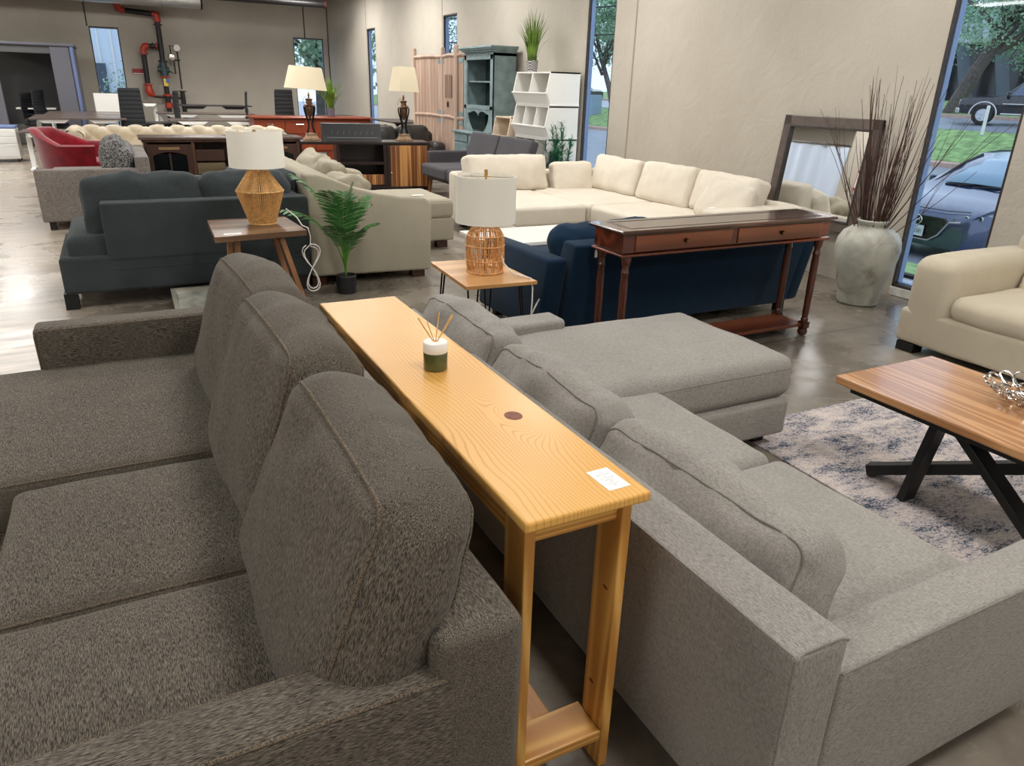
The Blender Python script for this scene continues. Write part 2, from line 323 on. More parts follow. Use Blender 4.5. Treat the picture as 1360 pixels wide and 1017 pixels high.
def pine_top(name,kx,ky):
    m,N,L,b=newmat(name); b.inputs['Roughness'].default_value=.36; b.inputs['Coat Weight'].default_value=.1; b.inputs['Coat Roughness'].default_value=.2
    def M(op,a,b2=None,c=None):
        n=N.new('ShaderNodeMath'); n.operation=op
        for i,v in enumerate((a,b2,c)):
            if v is None: continue
            if isinstance(v,(int,float)): n.inputs[i].default_value=v
            else: L.new(v,n.inputs[i])
        return n.outputs[0]
    tc=N.new('ShaderNodeTexCoord'); sp=N.new('ShaderNodeSeparateXYZ'); L.new(tc.outputs['Object'],sp.inputs[0]); X,Y=sp.outputs[0],sp.outputs[1]
    mp=N.new('ShaderNodeMapping'); mp.inputs['Scale'].default_value=(5,1.6,1); L.new(tc.outputs['Object'],mp.inputs[0])
    n1=N.new('ShaderNodeTexNoise'); n1.inputs['Scale'].default_value=1.; n1.inputs['Detail'].default_value=1.5; L.new(mp.outputs[0],n1.inputs['Vector'])
    n2=N.new('ShaderNodeTexNoise'); n2.inputs['Scale'].default_value=22; n2.inputs['Detail'].default_value=2; L.new(tc.outputs['Object'],n2.inputs['Vector'])
    dx=M('SUBTRACT',X,kx); dy=M('MULTIPLY',M('SUBTRACT',Y,ky),.42); d2=M('ADD',M('MULTIPLY',dx,dx),M('MULTIPLY',dy,dy)); d=M('SQRT',d2)
    w=M('EXPONENT',M('MULTIPLY',d2,-420.))
    base=M('ADD',M('MULTIPLY',n1.outputs[0],.16),M('ADD',X,M('MULTIPLY',n2.outputs[0],.004)))
    v=M('ADD',M('MULTIPLY',base,M('SUBTRACT',1.,w)),M('MULTIPLY',M('ADD',d,M('MULTIPLY',n2.outputs[0],.004)),w))
    s_=M('SINE',M('MULTIPLY',v,2*PI*88)); u=M('POWER',M('MULTIPLY_ADD',s_,.5,.5),5.)
    n3=N.new('ShaderNodeTexNoise'); n3.inputs['Scale'].default_value=3; n3.inputs['Detail'].default_value=3; L.new(tc.outputs['Object'],n3.inputs['Vector'])
    f=M('ADD',M('MULTIPLY',u,.5),M('MULTIPLY',n3.outputs[0],.5))
    r=N.new('ShaderNodeValToRGB'); e=r.color_ramp.elements; e[0].position=.15; e[0].color=lin((224,172,92)); e[1].position=.95; e[1].color=lin((188,128,54)); q=e.new(.5); q.color=lin((217,162,78))
    L.new(f,r.inputs[0]); L.new(r.outputs[0],b.inputs['Base Color']); return m
m_pinetop=pine_top('golden_pine_top',.055,-.355)
m_knot=plain('knot_brown',(112,54,24),.55,var=.2,vscale=60)
m_knot2=plain('knot_ring',(176,112,44),.3)
m_cherry=wood('cherry_stain',(62,24,14),(128,62,36),(98,44,24),axis='X',rough=.22,ring=30,fine=.5,coat=.4)
m_cherryF=wood('cherry_front',(74,34,18),(132,74,42),(104,52,28),axis='X',rough=.28,ring=18,fine=.6,coat=.3)
m_cherryZ=wood('cherry_leg',(50,22,14),(104,52,34),(76,36,22),axis='Z',rough=.22,ring=20,fine=.5,coat=.4)
m_cherryTop=wood('cherry_top',(52,30,24),(110,72,58),(78,48,38),axis='X',rough=.12,ring=24,fine=.6,coat=.8)
m_darkseam=plain('dark_groove',(26,14,10),.4)
m_walnut=wood('walnut_stain',(84,60,40),(142,112,82),(114,86,60),axis='X',rough=.4,ring=36,fine=.5)
m_walnutZ=wood('brown_leg',(118,78,48),(168,122,84),(142,98,64),axis='Z',rough=.4,ring=30,fine=.5)
m_maple=wood('honey_veneer',(176,126,72),(212,164,108),(194,146,90),axis='X',rough=.3,ring=30,fine=.5,coat=.3)
m_plank=wood('coffee_table_oak2',(150,92,44),(198,138,80),(178,116,62),axis='X',rough=.22,ring=50,fine=.5,coat=.4)
m_black=plain('satin_black',(18,18,19),.4)
m_blackp=plain('black_plastic',(14,14,15),.5)
m_blackm=plain('black_metal',(24,23,24),.35,metal=.6)
m_shade=plain('white_linen_shade',(240,236,224),.85,bump=.2,bscale=500)
m_shade2=plain('cream_silk_shade',(236,222,192),.8,bump=.2,bscale=300)
m_rope=plain('tan_paper_rope',(208,160,98),.7,bump=.5,bscale=400,var=.12,vscale=60)
m_rattan=plain('rattan',(210,154,94),.5,var=.14,vscale=40)
m_brass=plain('brass',(190,150,80),.3,metal=1)
m_oldbrass=plain('old_brass',(120,98,66),.35,metal=1)
m_chrome=plain('polished_metal',(210,205,198),.18,metal=1)
m_clear=plain('clear_cord',(214,210,202),.25)
m_white=plain('white_paint',(238,236,230),.5)
m_white2=plain('white_laminate',(232,230,224),.3)
m_paper=plain('white_paper',(244,242,234),.7)
m_ink=plain('grey_ink',(120,120,120),.7)
m_leaf=plain('palm_green',(58,112,54),.45,var=.25,vscale=9)
m_leafl=plain('grass_green',(98,128,44),.5,var=.3,vscale=7)
m_leafp=plain('pine_green',(40,112,76),.5,var=.3,vscale=9)
m_stem=plain('stem_green',(92,146,52),.4)
m_pot=plain('dark_pot',(30,30,32),.4)
m_urn,N,L,b=newmat('glazed_celadon_urn'); b.inputs['Roughness'].default_value=.45
tc=N.new('ShaderNodeTexCoord'); n=N.new('ShaderNodeTexNoise'); n.inputs['Scale'].default_value=5; n.inputs['Detail'].default_value=8; n.inputs['Distortion'].default_value=1.2; L.new(tc.outputs['Object'],n.inputs['Vector'])
r=N.new('ShaderNodeValToRGB'); e=r.color_ramp.elements; e[0].position=.3; e[0].color=lin((122,112,96)); e[1].position=.6; e[1].color=lin((176,176,164)); q=e.new(.42); q.color=lin((152,150,138)); L.new(n.outputs['Fac'],r.inputs['Fac']); L.new(r.outputs['Color'],b.inputs['Base Color'])
bp=N.new('ShaderNodeBump'); bp.inputs['Strength'].default_value=.3; bp.inputs['Distance'].default_value=.004; L.new(n.outputs['Fac'],bp.inputs['Height']); L.new(bp.outputs['Normal'],b.inputs['Normal'])
m_twig=plain('twig_brown',(66,38,30),.7,var=.25,vscale=20)
m_orange=wood('orange_cherry_laminate',(116,48,24),(146,66,36),axis='Z',rough=.35,ring=8,fine=.7)
m_rustic=wood('rustic_brown',(52,30,20),(98,62,42),(74,44,30),axis='Z',rough=.4,ring=24,fine=.5)
m_rusticlight=wood('worn_paint_wood',(88,72,48),(124,112,84),axis='X',rough=.5,ring=20)
m_rusticTop=plain('grey_brown_top',(96,80,72),.25)
m_espresso=plain('espresso_stain',(38,24,22),.3,var=.15,vscale=12)
m_stripe=wood('striped_acacia',(112,66,32),(206,150,88),(160,104,54),axis='Z',rough=.4,ring=42,fine=.2,stretch=.008,scale=2.2)
m_pickle=wood('pickled_wood',(160,132,114),(190,164,146),(176,150,132),axis='Z',rough=.55,ring=30,fine=.5)
m_teal=plain('teal_grey_paint',(122,142,144),.5,var=.10,vscale=9)
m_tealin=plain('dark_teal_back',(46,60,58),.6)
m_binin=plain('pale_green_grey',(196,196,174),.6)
m_birch=wood('whitewashed_birch',(212,194,172),(232,216,196),axis='X',rough=.5,ring=16)
m_desk=plain('grey_wood_laminate',(98,86,80),.28,var=.12,vscale=10)
m_deskside=plain('dark_desk',(58,52,52),.4)
m_pod=plain('slate_felt',(98,98,106),.9,bump=.2)
m_podin=plain('charcoal_felt_panel',(86,86,86),.95)
m_blue=plain('blue_edge',(96,114,158),.5)
m_mesh=plain('chair_mesh',(22,24,28),.6)
m_pipe=plain('black_iron_pipe',(38,36,36),.4,metal=.3)
m_pipered=plain('red_fitting',(176,58,38),.45)
m_valve=plain('dark_green_valve',(46,66,68),.5)
m_sign=plain('red_sign',(150,26,36),.4)
m_foil,N,L,b=newmat('foil_insulation'); b.inputs['Base Color'].default_value=lin((206,206,206)); b.inputs['Metallic'].default_value=.75; b.inputs['Roughness'].default_value=.35
tc=N.new('ShaderNodeTexCoord'); n=N.new('ShaderNodeTexNoise'); n.inputs['Scale'].default_value=9; n.inputs['Detail'].default_value=6; L.new(tc.outputs['Object'],n.inputs['Vector']); bp=N.new('ShaderNodeBump'); bp.inputs['Strength'].default_value=.8; bp.inputs['Distance'].default_value=.03; L.new(n.outputs['Fac'],bp.inputs['Height']); L.new(bp.outputs['Normal'],b.inputs['Normal'])
m_deck=plain('grey_steel_deck',(92,90,88),.6,metal=.2)
m_frame=plain('weathered_dark_frame',(46,38,34),.5,var=.3,vscale=30)
m_alu=plain('sky_tinted_aluminium',(128,146,176),.4,metal=.3)  # blue of the sky light is put into the frame colour
m_sill=plain('chipped_white_sill',(206,202,192),.6,var=.12,vscale=14)
m_glass,N,L,b=newmat('window_glass')
for x in list(N):
    if x.type!='OUTPUT_MATERIAL': N.remove(x)
out=[x for x in N if x.type=='OUTPUT_MATERIAL'][0]
tr=N.new('ShaderNodeBsdfTransparent'); tr.inputs[0].default_value=(.90,.95,1.0,1); gl=N.new('ShaderNodeBsdfGlossy'); gl.inputs['Roughness'].default_value=.02
fr=N.new('ShaderNodeLayerWeight'); fp=N.new('ShaderNodeMath'); fp.operation='POWER'; fp.inputs[1].default_value=4.5; L.new(fr.outputs['Facing'],fp.inputs[0]); fq=N.new('ShaderNodeMath'); fq.operation='MULTIPLY_ADD'; fq.inputs[1].default_value=.45; fq.inputs[2].default_value=.02; L.new(fp.outputs[0],fq.inputs[0]); ms=N.new('ShaderNodeMixShader'); L.new(fq.outputs[0],ms.inputs[0]); L.new(tr.outputs[0],ms.inputs[1]); L.new(gl.outputs[0],ms.inputs[2]); L.new(ms.outputs[0],out.inputs[0])
m_mirror=plain('mirror_silver',(235,238,240),.02,metal=1)
m_mirrorframe=plain('grey_brown_frame',(80,68,60),.4,var=.12,vscale=20)
m_curtain=plain('pale_blue_curtain',(196,208,226),.9)
# rug
m_rug,N,L,b=newmat('distressed_rug'); b.inputs['Roughness'].default_value=1; b.inputs['Specular IOR Level'].default_value=.1
tc=N.new('ShaderNodeTexCoord')
mp=N.new('ShaderNodeMapping'); mp.inputs['Scale'].default_value=(1.9,4.2,1); L.new(tc.outputs['Object'],mp.inputs['Vector'])
n=N.new('ShaderNodeTexNoise'); n.inputs['Scale'].default_value=2.6; n.inputs['Detail'].default_value=9; n.inputs['Roughness'].default_value=.68; L.new(mp.outputs['Vector'],n.inputs['Vector'])
n6=N.new('ShaderNodeTexNoise'); n6.inputs['Scale'].default_value=42; n6.inputs['Detail'].default_value=5; n6.inputs['Roughness'].default_value=.7; L.new(mp.outputs['Vector'],n6.inputs['Vector'])
a=N.new('ShaderNodeMath'); a.operation='MULTIPLY_ADD'; a.inputs[1].default_value=.48; L.new(n.outputs['Fac'],a.inputs[0]); 
a2=N.new('ShaderNodeMath'); a2.operation='MULTIPLY'; a2.inputs[1].default_value=.52; L.new(n6.outputs['Fac'],a2.inputs[0]); L.new(a2.outputs[0],a.inputs[2])
r=N.new('ShaderNodeValToRGB'); e=r.color_ramp.elements; e[0].position=.41; e[0].color=lin((46,62,80)); e[1].position=.585; e[1].color=lin((214,200,188))
for p,c in ((.45,(112,118,128)),(.475,(168,158,158)),(.53,(196,186,182))): q=e.new(p); q.color=lin(c)
L.new(a.outputs[0],r.inputs['Fac']); L.new(r.outputs['Color'],b.inputs['Base Color'])
bp=N.new('ShaderNodeBump'); bp.inputs['Strength'].default_value=.5; bp.inputs['Distance'].default_value=.004; L.new(n6.outputs['Fac'],bp.inputs['Height']); L.new(bp.outputs['Normal'],b.inputs['Normal'])

# ------------------------------------------------------------------ room shell
WX=5.53; WY=21.84; ZC=3.9; TH=.095; X0=-9.; Y0=-5.
def wallpiece(mb,axis,at,a0,a1,z0,z1,t=TH):
    if a1-a0<1e-4 or z1-z0<1e-4: return
    if axis=='x': mb.box((at+t/2,(a0+a1)/2,(z0+z1)/2),(t,a1-a0,z1-z0))
    else: mb.box(((a0+a1)/2,at+t/2,(z0+z1)/2),(a1-a0,t,z1-z0))
def wall_open(name,axis,at,a0,a1,ops):
    mb=MB(); cur=a0
    for o0,o1,z0,z1 in sorted(ops):
        wallpiece(mb,axis,at,cur,o0,0,ZC); wallpiece(mb,axis,at,o0,o1,0,z0); wallpiece(mb,axis,at,o0,o1,z1,ZC); cur=o1
    wallpiece(mb,axis,at,cur,a1,0,ZC)
    return struct(mb.build(name,m_wall))
WIN=[(17.6,18.23),(12.92,13.55),(8.10,8.72),(3.12,3.80),(-1.9,-1.25)]
wall_open('wall_right','x',WX,Y0,WY+TH,[(a,b_,.07,2.68) for a,b_ in WIN])
WB=[(-.21,.42),(4.58,5.38)]
wall_open('wall_back','y',WY,X0,WX,[(a,b_,.07,2.6) for a,b_ in WB])
struct(MB().box((X0-TH/2,(Y0+WY)/2,ZC/2),(TH,WY-Y0+2*TH,ZC)).build('wall_left',m_wall))
struct(MB().box(((X0+WX)/2,Y0-TH/2,ZC/2),(WX-X0+2*TH,TH,ZC)).build('wall_front',m_wall))
struct(MB().box(((X0+WX)/2,(Y0+WY)/2,-.05),(WX-X0+2*TH,WY-Y0+2*TH,.1)).build('floor',m_floor))
struct(MB().box(((X0+WX)/2,(Y0+WY)/2,ZC+.05),(WX-X0+2*TH,WY-Y0+2*TH,.1)).build('ceiling',m_deck))
# panel seams (recessed-looking dark caulk lines standing a hair proud) as structure trim
mb=MB()
for y in (18.28,13.6,7.68): mb.box((WX-.002,y,ZC/2),(.006,.022,ZC))
struct(mb.build('trim_1',plain('seam_caulk',(150,138,120),.8)))
mb=MB()
for x in (-.24,): mb.box((x,WY-.002,(2.6+ZC)/2),(.03,.006,ZC-2.6))
mb.box((4.9,WY-.002,3.2),(.03,.006,1.2)); mb.box((WX-.01,WY-.01,ZC/2),(.02,.02,ZC))
struct(mb.build('trim_2',m_frame))
def window(n,axis,at,a0,a1,z0,z1):
    root=bpy.data.objects.new('window_%d'%n,None); C.objects.link(root); struct(root)
    c=(a0+a1)/2; w=a1-a0; h=z1-z0; root.location=(at,c,z0) if axis=='x' else (c,at,z0)
    def bx(mb,da,dz,sa,sz,off,dep,bev=.002):
        mb.box((off,da,dz) if axis=='x' else (da,off,dz),(dep,sa,sz) if axis=='x' else (sa,dep,sz),bev=bev)
    f=MB()
    # inner weathered frame
    for s in (-1,1): bx(f,s*(w/2-.009),h/2,.018,h,.018,.036)
    bx(f,0,.012,w,.022,.018,.036); bx(f,0,h-.012,w,.022,.018,.036)
    f.build('window_frame',m_frame,root)
    g=MB()
    for s in (-1,1): bx(g,s*(w/2-.013),h/2,.026,h,.066,.055)
    bx(g,0,.02,w,.036,.066,.055); bx(g,0,h-.02,w,.036,.066,.055)
    g.build('outer_frame',m_alu,root)
    p=MB(); bx(p,0,h/2,w-.02,h-.02,.045,.004,0); p.build('window_pane',m_glass,root)
    s_=MB(); bx(s_,0,-.034,w,.066,-.002,.03); s_.build('window_sill',m_sill,root)
for i,(a,b_) in enumerate(WIN): window(i+1,'x',WX,a,b_,.07,2.68)
for i,(a,b_) in enumerate(WB): window(len(WIN)+i+1,'y',WY,a,b_,.07,2.6)
struct(MB().box((-3.2,8.9,1.3),(.16,4.9,2.6),bev=.01).build('wall_side',m_wall))
# ------------------------------------------------------------------ camera & light
cam=bpy.data.cameras.new('camera'); co=bpy.data.objects.new('camera',cam); C.objects.link(co); sc.camera=co
F,PIT,ROL,TH_,H=968.,R(22.0),R(1.71),R(27.8),1.5
fw=Vector((0,math.cos(PIT),-math.sin(PIT))); rt=Vector((1,0,0)); up=rt.cross(fw)
c,s=math.cos(ROL),math.sin(ROL); r2=rt*c+up*s; u2=up*c-rt*s
Mz=Matrix.Rotation(-TH_,3,'Z'); M3=Matrix((Mz@r2,Mz@u2,-(Mz@fw))).transposed()
co.matrix_world=Matrix.Translation((0,0,H))@M3.to_4x4()
cam.sensor_fit='HORIZONTAL'; cam.sensor_width=36; cam.lens=36*F/1360; cam.clip_start=.05; cam.clip_end=400
w=bpy.data.worlds.new('world'); sc.world=w; w.use_nodes=True; N=w.node_tree.nodes; L=w.node_tree.links
bg=N['Background']; tc=N.new('ShaderNodeTexCoord'); sx_=N.new('ShaderNodeSeparateXYZ'); L.new(tc.outputs['Generated'],sx_.inputs[0])
nn=N.new('ShaderNodeTexNoise'); nn.inputs['Scale'].default_value=2.2; nn.inputs['Detail'].default_value=6; L.new(tc.outputs['Generated'],nn.inputs['Vector'])
r=N.new('ShaderNodeValToRGB'); r.color_ramp.elements[0].color=(.62,.74,.92,1); r.color_ramp.elements[1].color=(.86,.92,1,1); L.new(nn.outputs['Fac'],r.inputs['Fac']); L.new(r.outputs['Color'],bg.inputs[0]); bg.inputs[1].default_value=1.25
def area(name,loc,sx,sy,e,col=(1,.95,.88),rot=(0,0,0)):
    l=bpy.data.lights.new(name,'AREA'); l.shape='RECTANGLE'; l.size=sx; l.size_y=sy; l.energy=e; l.color=col
    o=bpy.data.objects.new(name,l); C.objects.link(o); o.location=loc; o.rotation_euler=rot; return o
m_tube=plain('lamp_diffuser',(255,250,242),.5,emit=3.)
for i,x in enumerate((-6.2,-2.2,1.6,4.2)):
    for j,y in enumerate((-3.2,.3,3.8,7.3,10.8,14.3,17.8)):
        t=thing('ceiling_light','white flat panel ceiling light hanging below the steel deck above the showroom','ceiling light',(x,y,3.5),0,'panel ceiling lights')
        MB().box((0,0,.03),(.62,1.25,.05),bev=.01).build('housing',m_white,t)
        MB().box((0,0,0),(.56,1.18,.012),bev=.004).build('diffuser',m_tube,t)
        k=34*(1.9 if y>13 else (1.15 if y>7 else .95))
        area('lamp',(x,y,3.47),.56,1.18,k,(1,.98,.95))
sc.view_settings.view_transform='Standard'; sc.view_settings.look='None'; sc.view_settings.gamma=1; sc.view_settings.exposure=0.42
sc.cycles.max_bounces=6
# ================================================================== foreground
# ---- golden pine console table
t=thing('console_table','long narrow golden pine console table between the dark grey and light grey sofas','console table',(.70,1.775,0))
CW,CL,CZ=.285,1.575,.765
MB().box((0,0,CZ-.0115),(CW,CL,.023),bev=.005).build('tabletop',m_pinetop,t)
k=MB()
ring=[]
MB().lathe([(.001,.0006),(.0215,.0006),(.022,0)],n=24,sy=1.15).build('knot',m_knot,t,loc=(.055,-.355,CZ),label='dark brown knot in the wood')
for sx in (-1,1):
    for sy in (-1,1):
        MB().box((0,0,(CZ-.023)/2),(.024,.085,CZ-.023),bev=.003).build('leg',m_pineZ,t,loc=(sx*(CW/2-.030),sy*(CL/2-.075),0))
for sx in (-1,1): box('apron',(sx*(CW/2-.031),0,CZ-.023-.032),(.020,CL-.235,.062),m_pine,t,bev=.002)
for sy in (-1,1):
    box('apron',(0,sy*(CL/2-.060),CZ-.023-.03),(CW-.084,.022,.058),m_pineX,t,bev=.002)
    box('foot_rail',(0,sy*(CL/2-.085),.10),(CW-.084,.10,.03),m_pineX,t,bev=.003)
box('lower_stretcher',(-.02,0,.10),(.085,CL-.27,.022),m_pine,t,bev=.003)
for lz_,ly_ in ((.50,-.72),(.22,-.70)): MB().lathe([(.001,.0006),(.0045,.0006),(.005,0)],n=14,sy=1.9,M=Matrix.Rotation(R(-90),3,'Y')).build('knot',m_knot,t,loc=(.1004,ly_,lz_),label='small dark knot in the leg')
# price card
t=thing('price_card','small white price card lying on the near end of the pine console','price card',(.79,1.065,CZ+.0006),2)
box('card',(0,0,0),(.052,.082,.0012),m_paper,t,bev=0)
for i,(tx,sz) in enumerate((('Pine',.0062),('Narrow Wood Knot',.0062),('Pine',.0062),('Our Mountain Table',.0062),('Retail: $149',.0062),('SALE',.0066),('Our Price is just',.0062),('$75',.0078))):
    text_mesh('price_text',tx,sz*.62,m_ink,t,(0,.026-i*.0074,.0007),(0,0,0),depth=.0001)
# reed diffuser
t=thing('reed_diffuser','white lidded olive green glass reed diffuser with wooden sticks on the pine console','reed diffuser',(.70,1.79,CZ))
MB().lathe([(.030,0),(.0335,.003),(.034,.05),(.033,.052),(.030,.054)],n=40).build('jar',plain('olive_glass',(78,82,44),.15,coat=.5),t)
MB().lathe([(.0335,.052),(.0345,.054),(.0345,.078),(.0325,.081),(.008,.0815),(.008,.079)],n=40).build('lid',m_white,t)
m_reed=plain('reed_tan',(228,182,110),.6)
for i,(dx,dy,l) in enumerate(((-.045,.01,.075),(-.050,.0,.078),(-.012,.03,.055),(.012,.0,.085),(.045,-.012,.080),(.050,-.006,.076))):
    MB().tube([(dx*.06,dy*.06,.06),(dx*.06,dy*.06,.076),(dx,dy,.076+l)],.0018,6).build('reed',m_reed,t)

# ---- dark tweed sofa (faces -x)
t=thing('sofa','dark grey-brown tweed three-seat sofa with tall back cushions in the left foreground','sofa',(0,2.15,0))
DX=.515; Y0_,Y1_=.89-2.15,3.40-2.15
soft('back_frame',(.17,Y1_-Y0_,.56),m_tweedY,t,(DX-.085,(Y0_+Y1_)/2,.09+.28),r=.03,wr=.003,wf=4,seed=3)
soft('base',(.92,Y1_-Y0_-.10,.17),m_tweedY,t,(-.04,(Y0_+Y1_)/2,.15),r=.02)
a=soft('arm',(.94,.13,.49),m_tweedX,t,(-.03,Y0_+.065,.325),r=.022,wr=.002,seed=5)
S=Soft(.94,.13,.49,r=.022); 
for yy in (-.06,.06): MB().tube([(-.462,yy,-.23),(-.466,yy,.215),(-.45,yy,.235),(.45,yy,.237)],.004,6).build('piping',m_tweedP,a)
a=soft('arm',(.94,.13,.49),m_tweedX,t,(-.03+.09,Y1_-.065,.325),r=.022,wr=.002,seed=6)
for yy in (-.06,.06): MB().tube([(-.462,yy,-.23),(-.466,yy,.215),(-.45,yy,.235),(.45,yy,.237)],.004,6).build('piping',m_tweedP,a)
for s in (-1,1):
    for x in (-.45,.42): box('leg',(x,s*1.17,.05),(.06,.06,.1),m_black,t)
# seat cushions: far one runs out as a chaise
soft('seat_cushion',(1.24,1.02,.17),m_tweedY,t,(.20-.62,2.80-2.15,.315),r=.035,crown=(0,0,.02),wr=.004,wf=4,seed=1,pipe=(1,-1),pm=m_tweedP)
soft('seat_cushion',(.62,.655,.17),m_tweedY,t,(.20-.31,1.93-2.15,.315),r=.045,crown=(0,0,.025),wr=.004,wf=4,seed=2,pipe=(1,-1),pm=m_tweedP)
soft('seat_cushion',(.62,.60,.17),m_tweedY,t,(.20-.31,1.30-2.15,.315),r=.045,crown=(0,0,.025),wr=.004,wf=4,seed=4,pipe=(1,-1),pm=m_tweedP)
soft('chaise_base',(.55,.98,.17),m_tweedX,t,(-.78,2.80-2.15,.15),r=.02)
# tall back cushions, thickness z, standing: rotate about y
for i,(yc,w_,h_,tilt,zz,rz) in enumerate(((2.70,.74,.54,-74,.655,3),(2.02,.76,.56,-73,.66,2),(1.31,.78,.57,-72,.65,0))):
    soft('back_cushion',(h_,w_,.20),m_tweedX,t,((.318,.298,.293)[i],yc-2.15,zz-.03),(0,R(tilt),R(rz)),r=.075,crown=(.03,.02,.03),wr=.012,wf=5,seed=11+i,pipe=(1,-1),pm=m_tweedP,e=.55,pr=.0045,step=.035,taper=.16,shear=-.20)

# ---- light grey sectional (faces +x)
t=thing('sectional_sofa','light grey linen sectional sofa with loose back cushions and a chaise at the far end','sofa',(1.5,1.8,0))
o=lambda x,y,z:(x-1.5,y-1.8,z)
XB=.94; YN=.665; YF=3.02; ZB=.57; ZA=.478
soft('back_frame',(.145,YF-YN,ZB-.05),m_linenback,t,o(XB+.0725,(YN+YF)/2,(ZB+.05)/2),r=.012,wr=.002,wf=3,seed=1)
MB().tube([o(XB+.005,YN+.004,.07),o(XB+.004,YN+.004,ZB-.01),o(XB+.03,YN+.004,ZB-.001),o(XB+.12,YN+.003,ZB-.001),o(XB+.143,YN+.003,ZB-.012)],.0022,6).build('piping',m_linenP,t)
MB().tube([o(XB+.004,YN+.01,ZB-.004),o(XB+.003,YF-.01,ZB-.004)],.0022,6).build('piping',m_linenP,t)
soft('arm',(.86,.13,ZA-.05),m_linen,t,o(XB+.145+.43,YN+.065,(ZA+.05)/2),r=.018,wr=.003,wf=4,seed=2)
MB().tube([o(XB+.15,YN+.002,ZA-.008),o(XB+.5,YN+.001,ZA-.004),o(XB+.99,YN+.002,ZA-.008)],.0022,6).build('piping',m_linenP,t)
soft('arm',(.72,.16,ZA-.05),m_linen,t,o(XB+.145+.35,YF-.08,(ZA+.05)/2),r=.025,wr=.003,wf=4,seed=3)
soft('base',(.76,1.45,.17),m_linen,t,o(1.43,YN+.13+.72,.15),r=.015)
soft('chaise_base',(1.42,.86,.17),m_linen,t,o(1.82,2.53,.15),r=.02,wr=.002)
for x,y in ((1.0,.75),(1.7,.75),(2.45,2.2),(2.45,2.9),(1.0,2.9)): box('leg',o(x,y,.035),(.06,.06,.07),m_black,t)
def cush(*a,**k): return soft(*a,**k)
cush('seat_cushion',(.78,.72,.16),m_linen,t,o(1.44,1.155,.305),r=.05,crown=(0,0,.025),wr=.005,wf=4,seed=4)
cush('seat_cushion',(.78,.66,.16),m_linen,t,o(1.42,1.84,.305),r=.05,crown=(0,0,.025),wr=.005,wf=4,seed=5)
c=cush('chaise_cushion',(1.48,.82,.20),m_linen,t,o(1.83,2.53,.325),r=.065,crown=(0,0,.02),wr=.006,wf=4,seed=6,pipe=(1,),pm=m_linenP,pr=.0022,e=.97)
for i,(yc,w_,h_,z_,dx) in enumerate(((1.20,.75,.31,.465,0),(1.925,.71,.32,.478,-.015),(2.60,.67,.33,.488,-.03))):
    cush('back_cushion',(h_,w_,.175),m_linen,t,o(1.175+dx,yc,z_),(0,R(-68),R((1.5,-1,1)[i])),r=.065,crown=(.03,.015,.02),wr=.024,wf=6,seed=21+i,pipe=(1,-1),pm=m_linenP,e=.6,pr=.0034,step=.03)

# ---- rug
t=MB().box((0,0,.005),(2.6,2.6,.010),bev=.003).build('rug',m_rug,None,loc=(3.72+.10,.98+.02,0)); tag(t,'distressed cream, grey and blue area rug under the plank coffee table','rug'); t.rotation_euler=(0,0,R(-1))
t.location=(2.40+1.3,2.32-1.3,0)
# ---- coffee table
t=thing('coffee_table','plank-top coffee table with black crossed trestle legs on the distressed rug','coffee table',(2.78,1.28,.01))
TZ=.44
def lc(x,y,z): return (x-2.78,y-1.28,z)
box('tabletop',lc(2.78,1.28,TZ-.018),(.61,1.15,.036),wood('coffee_table_oak',(146,100,62),(202,154,108),(182,132,88),axis='Y',rough=.24,ring=110,fine=.5,coat=.3,stretch=.05),t,bev=.008)
box('under_frame',lc(2.78,1.27,TZ-.05),(.54,1.06,.028),m_black,t,bev=.002)
for a,b_,w_ in (((2.625,1.47,.40),(2.615,1.53,0.0),.075),((2.625,1.44,.40),(2.615,.93,0),.075),((2.655,1.74,.022),(3.03,.86,.385),.07),((2.99,1.42,.40),(2.93,1.12,0),.075)):
    MB().bar(lc(*a),lc(*b_),.032 if a[2]>.1 else .045,w_,bev=.003,up=(1,0,0)).build('leg',m_black,t)
# ---- wire basket bowl
t=thing('openwork_bowl','silver openwork metal bowl of overlapping loops on the coffee table','bowl',(2.905,1.335,TZ+.01)); t.scale=(1.18,1.18,1.1)
g=MB()
for k_,(r0,z0,r1,z1,n_) in enumerate(((.035,.004,.075,.018,9),(.06,.012,.105,.038,13),(.09,.028,.138,.066,16))):
    for i in range(n_):
        a0=2*PI*(i+.5*(k_%2))/n_; hw=PI/n_*.98; pts=[]
        for j in range(12):
            th=2*PI*j/12; rr=(r0+r1)/2-(r1-r0)/2*math.cos(th)*1.0; zz=(z0+z1)/2-(z1-z0)/2*math.cos(th); aa=a0+hw*math.sin(th)
            pts.append((rr*math.cos(aa),rr*math.sin(aa),zz))
        g.tube(pts,.0042,6,closed=True)
g.lathe([(.001,0),(.045,0),(.047,.004),(.001,.005)],n=24); g.build('bowl_lattice',m_chrome,t)
